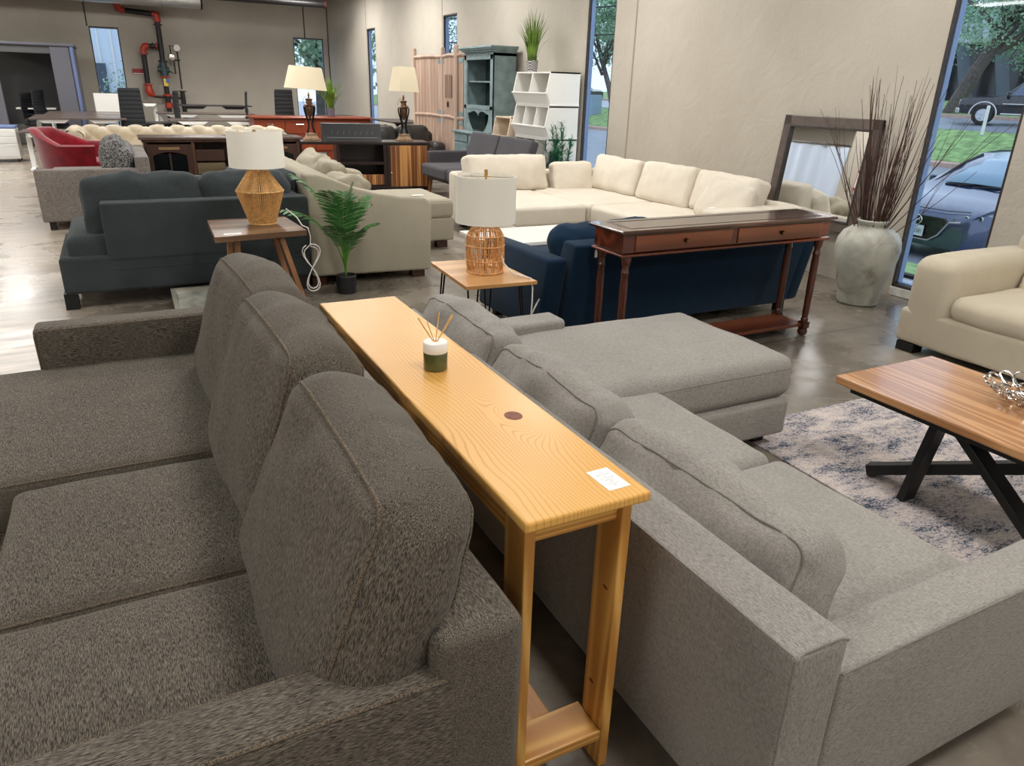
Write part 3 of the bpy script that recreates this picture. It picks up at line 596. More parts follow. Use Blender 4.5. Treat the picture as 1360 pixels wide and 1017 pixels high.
# ---- sand suede armchair at the right
t=thing('armchair','sand suede armchair with deep seat cushion at the right edge by the window','armchair',(4.85,2.0,0))
lc=lambda x,y,z:(x-4.85,y-2.0,z)
soft('base',(1.10,1.72,.22),m_arm,t,lc(4.85,2.0,.17),r=.03,wr=.003)
for y,sg in ((2.70,1),(1.30,-1)):
    soft('arm',(1.10,.30,.56),m_arm,t,lc(4.85,y,.335),r=.085,crown=(.0,.015,.015),wr=.006,wf=3,seed=4+sg)
soft('backrest',(.26,1.5,.66),m_arm,t,lc(5.28,2.0,.42),r=.09,crown=(0,0,.02),wr=.006,seed=9)
soft('seat_cushion',(.86,1.12,.16),m_arm,t,lc(4.72,2.0,.345),r=.07,crown=(.01,.02,.03),wr=.008,wf=4,seed=2)
soft('back_cushion',(.56,1.08,.22),m_arm,t,lc(5.06,1.98,.60),(0,R(-68),0),r=.08,crown=(.02,.02,.03),wr=.012,seed=3)
for y in (2.78,1.22):
    for x in (4.36,5.3): box('foot',lc(x,y,.03),(.10,.12,.06),m_blackp,t)
# ---- left side table + woven lamp
t=thing('side_table','brown rustic wood side table with splayed legs behind the dark green sofa','side table',(.73,5.15,0))
MB().prism([(-.285,-.33),(.29,-.26),(.26,.32),(-.26,.32)],.035).build('tabletop',m_walnut,t,loc=(0,0,.565))
for sx,x0,x1 in ((1,.13,.27),(-1,-.14,-.18)):
    for sy in (-1,1):
        MB().bar((x0,sy*.17-.02,.57),(x1,sy*.24-.02,0),.032,.055,bev=.003,up=(0,1,0)).build('leg',m_walnutZ,t)
for sx,x0 in ((1,.135),(-1,-.142)): box('cross_bar',(x0,-.02,.54),(.03,.40,.04),m_walnutZ,t,bev=.003)
t=thing('price_sticker','white price sticker on the near left corner of the brown side table','sticker',(.56,4.90,.6005),0)
box('card',(0,0,0),(.105,.035,.001),m_paper,t,bev=0)
t=thing('table_lamp','tan rope-wound table lamp with white drum shade on the brown side table','table lamp',(.80,5.22,.60))
prof=[(.083,0),(.088,.01),(.150,.212),(.153,.222),(.148,.232),(.066,.345),(.062,.352)]
b_=MB(); nst=84
for i in range(nst):
    a=2*PI*i/nst; j=.006*math.sin(i*7.1)
    p_=lambda r,z,da=0:(r*math.cos(a+da),r*math.sin(a+da),z)
    b_.tube([p_(.084,.006),p_(.151,.218,j*4)],.0040,5); b_.tube([p_(.151,.222,j*4),p_(.062,.348,j*8)],.0034,5)
b_.build('rope_winding',m_rope,t)
b_=MB()
for r_,z_,w_ in ((.085,.005,.006),(.152,.220,.005),(.062,.348,.005)):
    b_.tube([(r_*math.cos(2*PI*i/40),r_*math.sin(2*PI*i/40),z_) for i in range(40)],w_,8,closed=True)
b_.lathe([(.001,.349),(.064,.349),(.066,.352),(.066,.364),(.060,.367),(.001,.367)],n=32)
b_.build('base_ring',m_rope,t)
MB().lathe([(.012,.0),(.012,.60)],n=10).build('pole',m_chrome,t)
MB().tube([(.02,-.07,.30),(.05,-.12,.16),(.02,-.10,.06),(.03,-.092,.01)],.0025,6).build('cord_end',m_rope,t)
def drum(t,r0,r1,z0,z1,m,thick=.0025,n=56,sx=1,sy=1,ph=0):
    return MB().lathe([(r0,z0),(r1,z1),(r1-thick,z1),(r0-thick,z0),(r0,z0)],n=n,sx=sx,sy=sy,ph=ph,cap=False).build('lamp_shade',m,t)
drum(t,.178,.174,.372,.600,m_shade)
MB().tube([(0,0,.575),(.172,0,.590)],.002,6).tube([(0,0,.575),(-.086,.149,.590)],.002,6).tube([(0,0,.575),(-.086,-.149,.590)],.002,6).lathe([(.012,.575),(.012,.60),(.006,.606)],n=12).build('shade_spider',m_brass,t)
c=MB().tube([(.95,5.16,.70),(1.0,5.08,.655),(1.015,5.0,.612),(1.045,4.965,.60),(1.055,4.955,.54),(1.05,4.95,.50)],.004,6)
import itertools
def lobes(cx,cy,zt,zb,w,nn=3):
    pts=[]
    for k in range(nn):
        for j in range(12):
            th=2*PI*j/12; pts.append((cx+w*math.sin(th)*(1 if k%2 else -1)*(1-.25*k*.3)+.012*k,cy+.004*k,(zt+zb)/2+(zt-zb)/2*math.cos(th/1.0)*(.9+.05*k)))
    return pts
def bow(cx,cy,z0,w,h):   # cable coiled in a figure eight
    P=[]
    for k in range(2):
        for j in range(24):
            th=2*PI*j/24; P.append((cx+w*math.sin(2*th)*(.9+.25*k)*(1.0 if math.cos(th)>0 else .75),cy-.004*k-.003*math.sin(th),z0+h*math.cos(th)*(.92+.12*k)))
    return P
c.tube([(1.05,4.95,.50)]+bow(1.05,4.945,.335,.052,.155),.004,6)
c=c.build('power_cord',m_clear,None); tag(c,'clear lamp cord looped in a bow, hanging off the brown side table','cord')
# ---- hairpin side table + rattan lamp
t=thing('side_table','honey veneer side table with black hairpin legs beside the navy sofa','side table',(1.71,3.66,0))
MB().prism([(-.215,-.285),(.195,-.305),(.19,.29),(-.175,.325)],.018).build('tabletop',m_maple,t,loc=(0,0,.522))
for sx in (-1,1):
    for sy in (-1,1):
        x,y=sx*.15,sy*.24
        MB().tube([(x-.03*sx,y-.01*sy,.522),(x+.02*sx,y+.01*sy,.012),(x+.026*sx,y+.014*sy,.008),(x+.02*sx,y+.016*sy,.016),(x+.01*sx,y-.06*sy,.522)],.005,6).build('leg',m_blackm,t)
t=thing('table_lamp','table lamp with caged rattan dome base and white drum shade on the hairpin side table','table lamp',(1.735,3.66,.541))
b_=MB()
def dome(z): # radius profile
    return .098+.008*math.sin(z*14) if z<.16 else .105*math.sqrt(max(0,1-((z-.16)/.118)**2))*.97+.004
zs=[0,.03,.06,.09,.12,.15,.18,.205,.225,.24,.252]
for i in range(104):
    a=2*PI*i/104; b_.tube([(dome(z)*math.cos(a+.08*math.sin(z*9+i)),dome(z)*math.sin(a+.08*math.sin(z*9+i)),z) for z in zs],.0024,5)
b_.build('rattan_cage',m_rattan,t)
b_=MB()
for z in (.004,.07,.15,.205): r_=dome(z)+.002; b_.tube([(r_*math.cos(2*PI*i/40),r_*math.sin(2*PI*i/40),z) for i in range(40)],.0036 if z>.01 else .006,6,closed=True)
b_.lathe([(.001,.248),(.05,.25),(.052,.262),(.03,.27),(.001,.27)],n=24)
b_.build('rattan_hoop',m_rattan,t)
MB().tube([(0,0,.0),(0,0,.54)],.006,8).build('pole',m_brass,t)
drum(t,.166,.163,.275,.520,m_shade)
MB().tube([(0,0,.515),(.160,0,.505)],.0018,6).tube([(0,0,.515),(-.08,.139,.505)],.0018,6).tube([(0,0,.515),(-.08,-.139,.505)],.0018,6).tube([(-.06,.10,.508),(-.04,.03,.53),(-.02,.04,.48)],.0015,5).build('shade_spider',m_chrome,t)
MB().lathe([(.001,.515),(.014,.515),(.014,.519),(.009,.521),(.009,.552),(.001,.554)],n=14).build('finial',m_brass,t)
c=MB().tube([(1.78,3.60,.70),(1.80,3.55,.60),(1.83,3.50,.556),(1.87,3.44,.549),(1.885,3.395,.548),(1.888,3.375,.50),(1.88,3.36,.42),(1.87,3.35,.34),(1.895,3.35,.40),(1.915,3.345,.44),(1.90,3.34,.42),(1.87,3.345,.36),(1.85,3.35,.26)],.0042,6).build('power_cord',m_clear,None)
tag(c,'clear lamp cord trailing off the edge of the honey veneer side table','cord')
# ---- palm in black pot
t=thing('potted_palm','artificial palm with long feathery fronds in a small black pot before the taupe sofa','potted plant',(1.41,5.46,0))
MB().lathe([(.066,0),(.072,.005),(.078,.135),(.072,.14),(.068,.125),(.001,.122)],n=32).build('pot',m_pot,t)
random.seed(4)
def frond(dx,dy,h,L_,droop,n=23,w=.15,m=m_leaf):
    """stem rises then arches; leaflets in pairs"""
    P=[]; d=Vector((dx,dy,0)); 
    for i in range(17):
        s_=i/16; out=L_*(s_**1.7); z=.12+h*(s_**.8)-droop*max(0,s_-.55)**2
        P.append(Vector((d.x*out,d.y*out,z)))
    st=MB().tube(P,[.006*(1-.75*i/16) for i in range(17)],5)
    lf=MB(); side=Vector((0,0,1)).cross(d).normalized() if d.length>0 else Vector((1,0,0))
    for i in range(n):
        s_=.42+.57*i/(n-1); k=s_*16; a=int(min(15,k)); p=P[a].lerp(P[a+1],min(1,k-a)); tg=(P[a+1]-P[a]).normalized()
        ln=w*(math.sin(PI*(.12+.80*(i/(n-1))))**.7)*random.uniform(.85,1.1)
        for sg in (-1,1):
            dr=(side*sg*.85+tg*.62+Vector((0,0,-.14+random.uniform(-.1,.1)))).normalized()
            nb=dr.cross(tg).normalized().cross(dr).normalized(); q=[]
            for f_,ww in ((0,.0025),(.35,.0058),(.75,.0042),(1,.0005)):
                c_=p+dr*ln*f_+Vector((0,0,-.10*ln*f_*f_)); q+= [c_-nb*ww,c_+nb*ww]
            lf.add(q,[(0,1,3,2),(2,3,5,4),(4,5,7,6)])
    st.build('stem',m_stem,t); lf.build('frond',m,t)
for a in ((-.2,-1,.62,.18,.10,.19),(-.85,.1,.86,.40,.45,.17),(.65,-.3,.60,.28,.25,.15),(.2,.5,.66,.22,.2,.14),(-1,.15,.62,.42,.5,.15),(.9,.1,.66,.22,.3,.14),(-.45,-.75,.5,.3,.3,.13),(.35,-.9,.42,.2,.2,.12),(-.55,-.6,.74,.26,.35,.15),(.45,-.2,.74,.16,.2,.14),(.75,-.65,.5,.26,.35,.14)):
    frond(a[0],a[1],a[2],a[3],a[4],w=a[5])
# ================================================================== middle ground
def L_(ox,oy): return lambda x,y,z:(x-ox,y-oy,z)
# ---- dark green sofa, back towards us
t=thing('sofa','dark charcoal-green sofa with open chaise end, seen from behind','sofa',(.4,6.2,0)); lc=L_(.4,6.2)
box('base',lc(.36,6.15,.235),(1.66,1.0,.25),m_green,t,bev=.02)
soft('chaise_seat',(1.55,.95,.20),m_green,t,lc(.36,6.18,.385),r=.055,wr=.003,seed=1,crown=(0,0,.01))
soft('back_frame',(1.37,.16,.45),m_green,t,lc(.512,5.73,.485),r=.015)
MB().tube([lc(-.172,5.65,.265),lc(1.19,5.65,.265)],.003,6).build('piping',m_green,t)
soft('arm',(.16,1.0,.52),m_green,t,lc(1.10,6.2,.45),r=.03,seed=4)
for i,(x,w_,zz) in enumerate(((.115,.78,.0),(.80,.66,.0))):
    soft('back_cushion',(w_,.26,.46),m_green,t,lc(x,5.95,.63+zz),(R(-10),0,0),r=.11,crown=(.01,.03,.02),wr=.02,wf=7,seed=31+i,step=.03)
for x,y in ((-.44,5.72),(1.13,5.72),(-.44,6.58),(1.13,6.58)): MB().box((0,0,.055),(.085,.085,.115),taper=(1,1),bev=.003).build('leg',m_blackp,t,loc=lc(x,y,0))
t=thing('sofa','dark charcoal-green low sofa unit beyond the chaise sofa of the same cloth','sofa',(.85,7.35,0)); lc=L_(.85,7.35)
soft('back_frame',(.86,.2,.5),m_green,t,lc(.70,7.72,.40),r=.05,seed=7)
soft('seat',(.86,.75,.34),m_green,t,lc(.70,7.25,.24),r=.05,seed=8)
for x in (.36,1.0):
    for y in (6.95,7.7): box('leg',lc(x,y,.035),(.07,.07,.07),m_blackp,t)
t=thing('throw_pillow','ribbed blue-grey throw pillow on the dark green sofa, behind the rope lamp','pillow',(.93,6.42,.485+.19),0,rot=(R(-22),0,R(20)))
soft('cover',(.40,.14,.38),m_bluegrey,t,r=.06,crown=(0,.03,0),wr=.01)
t=thing('throw_pillow','dark green throw pillow leaning in the right corner of the dark green sofa','pillow',(1.06,6.22,.70),0,rot=(R(12),R(10),R(-45)))
soft('cover',(.42,.16,.34),m_green,t,r=.07,crown=(0,.03,0),wr=.02,seed=5)
# ---- taupe sectional with crumpled pillows (back along x=1.3, faces +x)
t=thing('sectional_sofa','taupe linen sofa with crumpled back pillows and a chaise, behind the potted palm','sofa',(1.9,6.6,0)); lc=L_(1.9,6.6)
# near arm: outer face y=5.72, top slopes down to the front
def slab(mb,poly,y0,y1): # poly in (x,z)
    n=len(poly); vs=[(x,y0,z) for x,z in poly]+[(x,y1,z) for x,z in poly]
    mb.add(vs,[tuple(range(n)),tuple(range(n,2*n))[::-1]]+[(i,i+n,(i+1)%n+n,(i+1)%n) for i in range(n)]); return mb
def bevbuild(mb,name,m,t,w_=.02,seg=3):
    o=mb.build(name,m,t); bm=bmesh.new(); bm.from_mesh(o.data); bmesh.ops.recalc_face_normals(bm,faces=bm.faces)
    bmesh.ops.bevel(bm,geom=[e for e in bm.edges if e.calc_face_angle(0)>.3],offset=w_,segments=seg,profile=.5,affect='EDGES')
    for f in bm.faces: f.smooth=True
    bm.to_mesh(o.data); bm.free(); o.data.set_sharp_from_angle(angle=R(50)); return o
P=[(1.21,.08),(2.20,.06),(2.22,.60),(2.16,.655),(1.95,.67),(1.78,.70),(1.60,.745),(1.42,.82),(1.30,.86),(1.21,.86)]
bevbuild(slab(MB(),[(x-1.9,z) for x,z in P],5.70-6.6,5.90-6.6),'arm',m_beige,t,.022)
P=[(1.45,.10),(2.20,.10),(2.24,.58),(2.18,.67),(2.0,.70),(1.70,.73),(1.45,.77)]
bevbuild(slab(MB(),[(x-1.9,z) for x,z in P],7.62-6.6,7.80-6.6),'arm',m_beige,t,.03)
soft('back_frame',(.22,2.02,.78),m_beige,t,lc(1.32,6.75,.46),(0,R(0),0),r=.07,wr=.006,seed=2)
soft('base',(.85,1.75,.24),m_beige,t,lc(1.80,6.75,.20),r=.02)
soft('seat_cushion',(.82,.9,.18),m_beige,t,lc(1.80,6.32,.41),r=.05,crown=(0,0,.02),wr=.004,seed=3)
soft('chaise_base',(1.45,.86,.22),m_beige,t,lc(2.13,6.85+.32,.19),r=.02)
soft('chaise_cushion',(1.45,.88,.19),m_beige,t,lc(2.13,6.85+.32,.385),r=.055,crown=(0,0,.015),wr=.004,seed=5,pipe=(1,),pr=.0025)
for x,y in ((1.27,5.78),(2.1,5.78),(2.75,6.85),(2.75,7.5)): MB().box((0,0,.035),(.11,.09,.07)).build('leg',m_cherryZ,t,loc=lc(x,y,0))
t=thing('price_sticker','white price sticker on the near arm of the taupe linen sofa','sticker',(2.13,5.80,.664)); box('card',(0,0,.001),(.10,.045,.001),m_paper,t,bev=0)
for i,(x,y,z,rz,sz,lb) in enumerate(((1.62,6.25,.62,12,.40,'crumpled taupe back pillow nearest the palm on the taupe sofa'),(1.61,6.80,.67,-4,.44,'crumpled taupe back pillow in the middle of the taupe sofa'),(1.60,7.30,.69,6,.44,'crumpled taupe back pillow at the far end of the taupe sofa, by the dark console'))):
    t=thing('back_pillow',lb,'pillow',(x,y,z),0,'crumpled pillows on the taupe sofa',rot=(0,R(-62),R(rz)))
    soft('cover',(sz,.54,.19),m_beige,t,r=.09,crown=(.0,.0,.05),wr=.045,wf=6,seed=41+i,pinch=.55,step=.03)
# ---- navy sofa, back to us, with cherry console in front
t=thing('sofa','navy blue sofa seen from behind, pushed up behind the cherry console table','sofa',(3.2,4.2,0)); lc=L_(3.2,4.2)
# outer back panel slightly leaning back
P=[(3.73,.10),(3.76,.72),(3.92,.72),(3.95,.10)]
def slabx(mb,poly,x0,x1): # poly in (y,z)
    n=len(poly); vs=[(x0,y,z) for y,z in poly]+[(x1,y,z) for y,z in poly]
    mb.add(vs,[tuple(range(n))[::-1],tuple(range(n,2*n))]+[(i,(i+1)%n,(i+1)%n+n,i+n) for i in range(n)]); return mb
bevbuild(slabx(MB(),[(3.71-4.2,.09),(3.595-4.2,.655),(3.74-4.2,.665),(3.95-4.2,.09)],2.29-3.2,4.22-3.2),'back_frame',m_navy,t,.018)
P=[(3.74,.09),(4.62,.06),(4.60,.50),(4.50,.56),(4.1,.57),(3.64,.575)]
bevbuild(slabx(MB(),[(y-4.2,z) for y,z in P],2.14-3.2,2.28-3.2),'arm',m_navy,t,.03)
bevbuild(slabx(MB(),[(y-4.2,z) for y,z in P],4.23-3.2,4.37-3.2),'arm',m_navy,t,.03)
soft('base',(1.90,.80,.25),m_navy,t,lc(3.26,4.20,.215),r=.02)
for x in (2.78,3.72): soft('seat_cushion',(.92,.74,.15),m_navy,t,lc(x,4.24,.38),r=.05,wr=.004,seed=int(x*3))
for i,x in enumerate((2.72,3.76)): soft('back_cushion',((.90,1.0)[i],.20,(.40,.34)[i]),m_navy,t,lc(x,3.83,(.53,.47)[i]),(R(-14),0,0),r=.10,crown=(0,.02,.02),wr=.022,wf=7,seed=51+i,step=.03)
box('care_tag',lc(2.44,3.602,.60),(.018,.003,.045),m_paper,t,bev=0,label='small white and red care tag')
for x,y in ((2.24,3.80),(4.25,3.80),(2.24,4.50),(4.25,4.50)): box('leg',lc(x,y,.045),(.06,.06,.09),m_blackp,t)
# ---- cherry console table
t=thing('console_table','cherry-stained console table with two drawers and turned legs behind the navy sofa','console table',(3.185,3.40,0)); lc=L_(3.185,3.40)
HX,HY=.835,.168; CT=.80
box('tabletop',(0,0,CT-.010),(2*HX+.0,2*HY+.01,.020),m_cherryTop,t,bev=.006)
g=MB()
for a_,b_2,c_,d_ in ((-HX+.09,HX-.09,-HY+.05,-HY+.05),(-HX+.09,HX-.09,HY-.05,HY-.05),(-HX+.11,HX-.11,-HY+.062,-HY+.062),(-HX+.11,HX-.11,HY-.062,HY-.062)): g.box(((a_+b_2)/2,c_,CT+.0003),(b_2-a_,.0035,.0008))
for x_ in (-HX+.09,HX-.09,-HX+.11,HX-.11): g.box((x_,0,CT+.0003),(.0035,2*HY-.10,.0008))
g.build('inlay_line',m_darkseam,t)
box('drawer_case',(0,0,CT-.02-.055),(2*HX-.06,2*HY-.05,.11),m_cherry,t,bev=.004)
box('case_moulding',(0,0,CT-.142),(2*HX-.035,2*HY-.025,.016),m_cherry,t,bev=.006)
for x_ in (-.375,.375):
    d=box('drawer',(x_,-HY+.024,CT-.077),(.70,.014,.088),m_cherryF,t,bev=.003)
    MB().lathe([(.001,.024),(.009,.024),(.0115,.019),(.011,.013),(.005,.010),(.005,0),(.013,.0)],n=20,M=Matrix.Rotation(R(90),3,'X')).build('knob',m_oldbrass,d,loc=(0,-.007,0),label='round aged brass knob')
legp=[(.018,.205),(.024,.215),(.024,.230),(.019,.236),(.021,.26),(.024,.42),(.024,.52),(.021,.560),(.025,.565),(.025,.572),(.021,.577),(.021,.60),(.025,.604),(.028,.620),(.031,.632),(.031,.640)]
legp=[(r_,.085+(z-.205)*(.565/.435)) for r_,z in legp]
for sx in (-1,1):
    for sy in (-1,1):
        lg=MB().lathe(legp,n=24); lg.box((0,0,.655),(.062,.062,.012),bev=.003).box((0,0,.075),(.056,.056,.045),bev=.004)
        lg.lathe([(.012,.055),(.028,.048),(.034,.030),(.028,.010),(.014,.0)],n=20)
        lg.build('leg',m_cherryZ,t,loc=(sx*(HX-.075),sy*(HY-.05),0))
for sy in (-1,1): pass
box('lower_shelf',(0,0,.075),(2*HX-.15,2*HY-.09,.022),m_cherryF,t,bev=.004)
# ---- white low table top beyond the rattan lamp
t=thing('coffee_table','low white coffee table between the navy sofa and the cream sectional','coffee table',(3.05,5.25,0)); lc=L_(3.05,5.25)
box('tabletop',(0,0,.385),(1.30,.62,.03),m_white2,t,bev=.004)
for sx in (-1,1): box('side_panel',(sx*.60,0,.185),(.03,.56,.37),m_white2,t,bev=.003)
# ---- cream sectional
t=thing('sectional_sofa','cream L-shaped sectional sofa with loose pillows against the right wall','sofa',(4.4,6.6,0)); lc=L_(4.4,6.6)
soft('back_frame',(2.12,.20,.55),m_cream,t,lc(4.36,7.88,.335),r=.045,seed=1)
soft('back_frame',(.18,3.0,.53),m_cream,t,lc(5.36,6.40,.325),r=.04,seed=2)
soft('arm',(1.05,.20,.50),m_cream,t,lc(4.94,4.86,.33),r=.035,seed=3)
soft('base',(.84,1.42,.18),m_cream,t,lc(3.76,7.10,.16),r=.03); soft('base',(1.24,2.86,.18),m_cream,t,lc(4.83,6.36,.16),r=.03)
soft('seat_cushion',(.84,1.42,.20),m_cream,t,lc(3.76,7.09,.32),r=.045,crown=(0,0,.015),wr=.003,seed=4)
soft('seat_cushion',(1.10,1.42,.20),m_cream,t,lc(4.74,7.09,.32),r=.045,crown=(0,0,.015),wr=.003,seed=5)
soft('seat_cushion',(1.10,1.38,.20),m_cream,t,lc(4.74,5.67,.32),r=.045,crown=(0,0,.015),wr=.003,seed=6)
for x,y in ((3.42,6.5),(3.42,7.8),(4.3,5.0),(5.3,5.0),(5.3,7.8)): box('foot',lc(x,y,.04),(.07,.07,.08),m_blackp,t)
pl=[('back_pillow','long cream back pillow at the left end of the cream sectional',(3.88,7.68,.60),(R(-14),0,R(0)),(1.02,.20,.40)),
('throw_pillow','small square cream pillow in the far run of the cream sectional',(4.72,7.60,.52),(R(-18),0,R(-4)),(.52,.17,.40)),
('back_pillow','cream back pillow in the corner of the cream sectional under the tall window',(5.08,7.14,.60),(0,R(16),R(90)*0),(.20,.88,.40)),
('back_pillow','cream back pillow against the right wall, middle of the cream sectional',(5.10,6.26,.60),(0,R(16),0),(.20,.84,.42)),
('back_pillow','cream back pillow against the right wall, nearest the leaning mirror',(5.12,5.40,.60),(0,R(16),0),(.20,.84,.40)),
('throw_pillow','small cream pillow slumped by the arm of the cream sectional, near the mirror',(4.86,5.14,.58),(R(10),R(30),R(20)),(.16,.50,.40))]
for i,(nm,lb,l_,ro,sz) in enumerate(pl):
    t=thing(nm,lb,'pillow',l_,0,'pillows on the cream sectional',rot=ro)
    sm=[.0,.0,.0]; S_=(sz[0],sz[1],sz[2]); k=0 if sz[0]<.25 else 1
    cr=[0,0,0]; cr[k]=.045
    soft('cover',S_,m_cream,t,r=.055,crown=tuple(cr),wr=.014,wf=6,seed=61+i,step=.03)
t=thing('price_sticker','white tag on the arm of the cream sectional','sticker',(4.50,4.93,.5855),20); box('card',(0,0,.0),(.10,.04,.001),m_paper,t,bev=0)
# ---- leaning mirror
t=thing('wall_mirror','large mirror in a wide grey-brown frame leaning on the right wall behind the urn','mirror',(5.42,4.66,.42),0,rot=(0,R(5.6),0))
MW,MH=1.03,.93; fr=MB()
for s_,y0,y1,z0,z1 in ((0,-MW/2,-MW/2+.09,0,MH),(0,MW/2-.09,MW/2,0,MH),(0,-MW/2,MW/2,0,.09),(0,-MW/2,MW/2,MH-.09,MH)):
    fr.box((-.018,(y0+y1)/2,(z0+z1)/2),(.036,y1-y0,z1-z0),bev=.008)
fr.build('frame',m_mirrorframe,t)
fi=MB()
for y0,y1,z0,z1 in ((-MW/2+.08,-MW/2+.10,.08,MH-.08),(MW/2-.10,MW/2-.08,.08,MH-.08),(-MW/2+.08,MW/2-.08,.08,.10),(-MW/2+.08,MW/2-.08,MH-.10,MH-.08)):
    fi.box((-.026,(y0+y1)/2,(z0+z1)/2),(.030,y1-y0,z1-z0),bev=.004)
fi.build('inner_moulding',m_frame,t)
box('mirror_glass',(-.012,0,MH/2),(.006,MW-.16,MH-.16),m_mirror,t,bev=0)
# ---- urn
t=thing('floor_urn','tall weathered celadon ceramic urn on the floor by the right-hand window','urn',(5.04,3.73,0))
MB().lathe([(.001,.006),(.135,.0),(.148,.008),(.158,.06),(.180,.16),(.206,.27),(.227,.37),(.235,.44),(.226,.50),(.195,.555),(.145,.59),(.112,.600),(.104,.608),(.110,.622),(.120,.634),(.121,.645),(.112,.652),(.100,.650),(.092,.60),(.17,.5),(.15,.1),(.001,.05)],n=56,cap=False).build('body',m_urn,t)
random.seed(11)
base=Vector((5.04,3.73,0)); tw=0
def twig(a,lean,hgt,r_,lb='thin dark brown dried twig standing in the celadon urn'):
    P=[]; ph=random.uniform(0,6); 
    d=Vector((math.cos(a),math.sin(a),0))
    for i in range(10):
        s_=i/9; z=.08+s_*(hgt-.08); rr=.075*min(1,z/.66)*(.4+.6*abs(math.sin(a*3))) ; o_=lean*(max(0,s_-.30))**1.15
        P.append(base+d*(rr+o_)*1.0+Vector((.012*math.sin(ph+s_*9)*s_,.012*math.cos(ph*2+s_*8)*s_,z)))
    for p in P:
        if p.x>5.50: p.x=5.50
    mb=MB().tube(P,[.0042*(1-.7*i/9)*r_ for i in range(10)],5)
    for q in range(random.choice((1,2,2,3))):
        k=random.randint(4,7); e=P[k]+ (P[k+1]-P[k])*1.2+Vector((random.uniform(-.05,.05),random.uniform(-.05,.05),random.uniform(.08,.22)))
        e.x=min(e.x,5.50); mb.tube([P[k],P[k].lerp(e,.5)+Vector((.004,.004,0)),e],[.0022,.0018,.0008],4)
    o=mb.build('dried_twig',m_twig,None); return tag(o,lb,'twig','dried twigs in the urn')
for i in range(60): twig(random.uniform(0,2*PI),random.uniform(.02,.40)*(.6 if i%2 else 1),random.uniform(.95,1.68),1.25)
for az,ln,hh in ((-2.2,.55,1.30),(2.4,.60,1.38),(2.1,.75,1.42),(-1.3,.62,1.30),(-1.5,.75,1.42),(-1.1,.85,1.05),(-1.35,1.05,1.38),(2.6,.5,1.2),(2.0,.62,1.2),(-2.0,.4,1.55),(3.0,.45,1.5)): twig(az,ln,hh,1.2)
# ---- picture frame on the floor behind the dark sofa
t=thing('picture_frame','silver-edged framed picture propped on the floor between the tweed and green sofas','picture frame',(.46,5.36,.055),0,rot=(R(12),0,0))
f=MB()
for x0,x1,y0,y1 in ((-.28,.28,-.22,-.19),(-.28,.28,.19,.22),(-.28,-.25,-.22,.22),(.25,.28,-.22,.22)): f.box(((x0+x1)/2,(y0+y1)/2,.0),(x1-x0,y1-y0,.04),bev=.004)
f.build('frame',plain('silver_leaf',(206,202,186),.3,metal=.6),t); box('picture',(0,0,-.005),(.52,.40,.012),plain('pale_print',(170,172,160),.2,var=.2,vscale=9),t,bev=0)
# ================================================================== far end of the showroom
# ---- grey sofa end behind the green sofa
t=thing('sofa','grey woven sofa seen from its arm end, behind the dark green sofa','sofa',(-.30,9.85,0)); lc=L_(-.30,9.85)
soft('arm',(.96,.15,.52),m_greyw,t,lc(-.32,8.98,.345),r=.02,seed=1)
soft('back_frame',(.14,1.65,.60),m_greyw,t,lc(.20,9.75,.42),r=.02,seed=3)
soft('base',(.90,1.50,.24),m_greyw,t,lc(-.32,9.80,.21),r=.02); 
for y in (9.43,10.17): soft('seat_cushion',(.84,.73,.16),m_greyw,t,lc(-.32,y,.40),r=.04,seed=4)
for y,sd in ((9.43,5),(10.17,6)): soft('back_cushion',(.36,.73,.18),m_speck,t,lc(.02,y,.62),(0,R(-76),0),r=.08,crown=(0,0,.03),wr=.01,seed=sd)
for x in (-.72,.15):
    for y in (8.97,10.48): box('leg',lc(x,y,.045),(.06,.06,.09),m_blackp,t)
for y,sd,lb in ((9.32,1,'grey speckled bolster pillow nearest the arm of the grey woven sofa'),(9.95,2,'grey speckled bolster pillow further along the grey woven sofa')):
    t=thing('throw_pillow',lb,'pillow',(-.06,y,.70),0,rot=(0,R(-70),0)); soft('cover',(.38,.40,.18),m_speck,t,r=.09,crown=(0,0,.05),wr=.02,seed=sd,pinch=.3)
# ---- red tub chair (opens to +x)
t=thing('armchair','red velvet tub armchair beside the ivory tufted sofa','armchair',(-.53,11.62,0),-20)
def tub():
    mb=MB(); n=40; rows=[]
    for i in range(n+1):
        u=-1+2*i/n; a=PI+u*R(128)   # angle around, open towards +x
        e=abs(u); zt=.86-.18*min(1,max(0,(e-.25)/.35)) ; ra=.46; fl=.10*(1-e*.5)
        c_,s_=math.cos(a),math.sin(a); x0=.0
        def P(r_,z): return (c_*r_*1.0-(0)+ (0.12 if e>.6 else .12*e/.6),s_*r_*.98,z)
        rows.append([P(ra-.07,.10),P(ra+.0,zt-.12),P(ra+fl*.6,zt-.02),P(ra+fl*.45-.03,zt),P(ra-.06,zt-.015),P(ra-.11,zt-.08),P(ra-.13,.30),P(ra-.13,.12)])
    k=len(rows[0]); vs=[p for r_ in rows for p in r_]; fs=[]
    for i in range(n):
        for j in range(k): fs.append((i*k+j,i*k+(j+1)%k,(i+1)*k+(j+1)%k,(i+1)*k+j))
    fs.append(tuple(range(k))); fs.append(tuple(n*k+j for j in range(k))[::-1]); mb.add(vs,fs,True); return mb
tub().build('shell',m_red,t,ang=60)
soft('seat_cushion',(.66,.62,.20),m_red,t,(.10,0,.37),r=.06,crown=(0,0,.02),wr=.004)
soft('base',(.66,.66,.18),m_red,t,(.08,0,.19),r=.05)
for x in (-.18,.34):
    for y in (-.24,.24): box('leg',(x,y,.05),(.05,.05,.10),m_espresso,t)
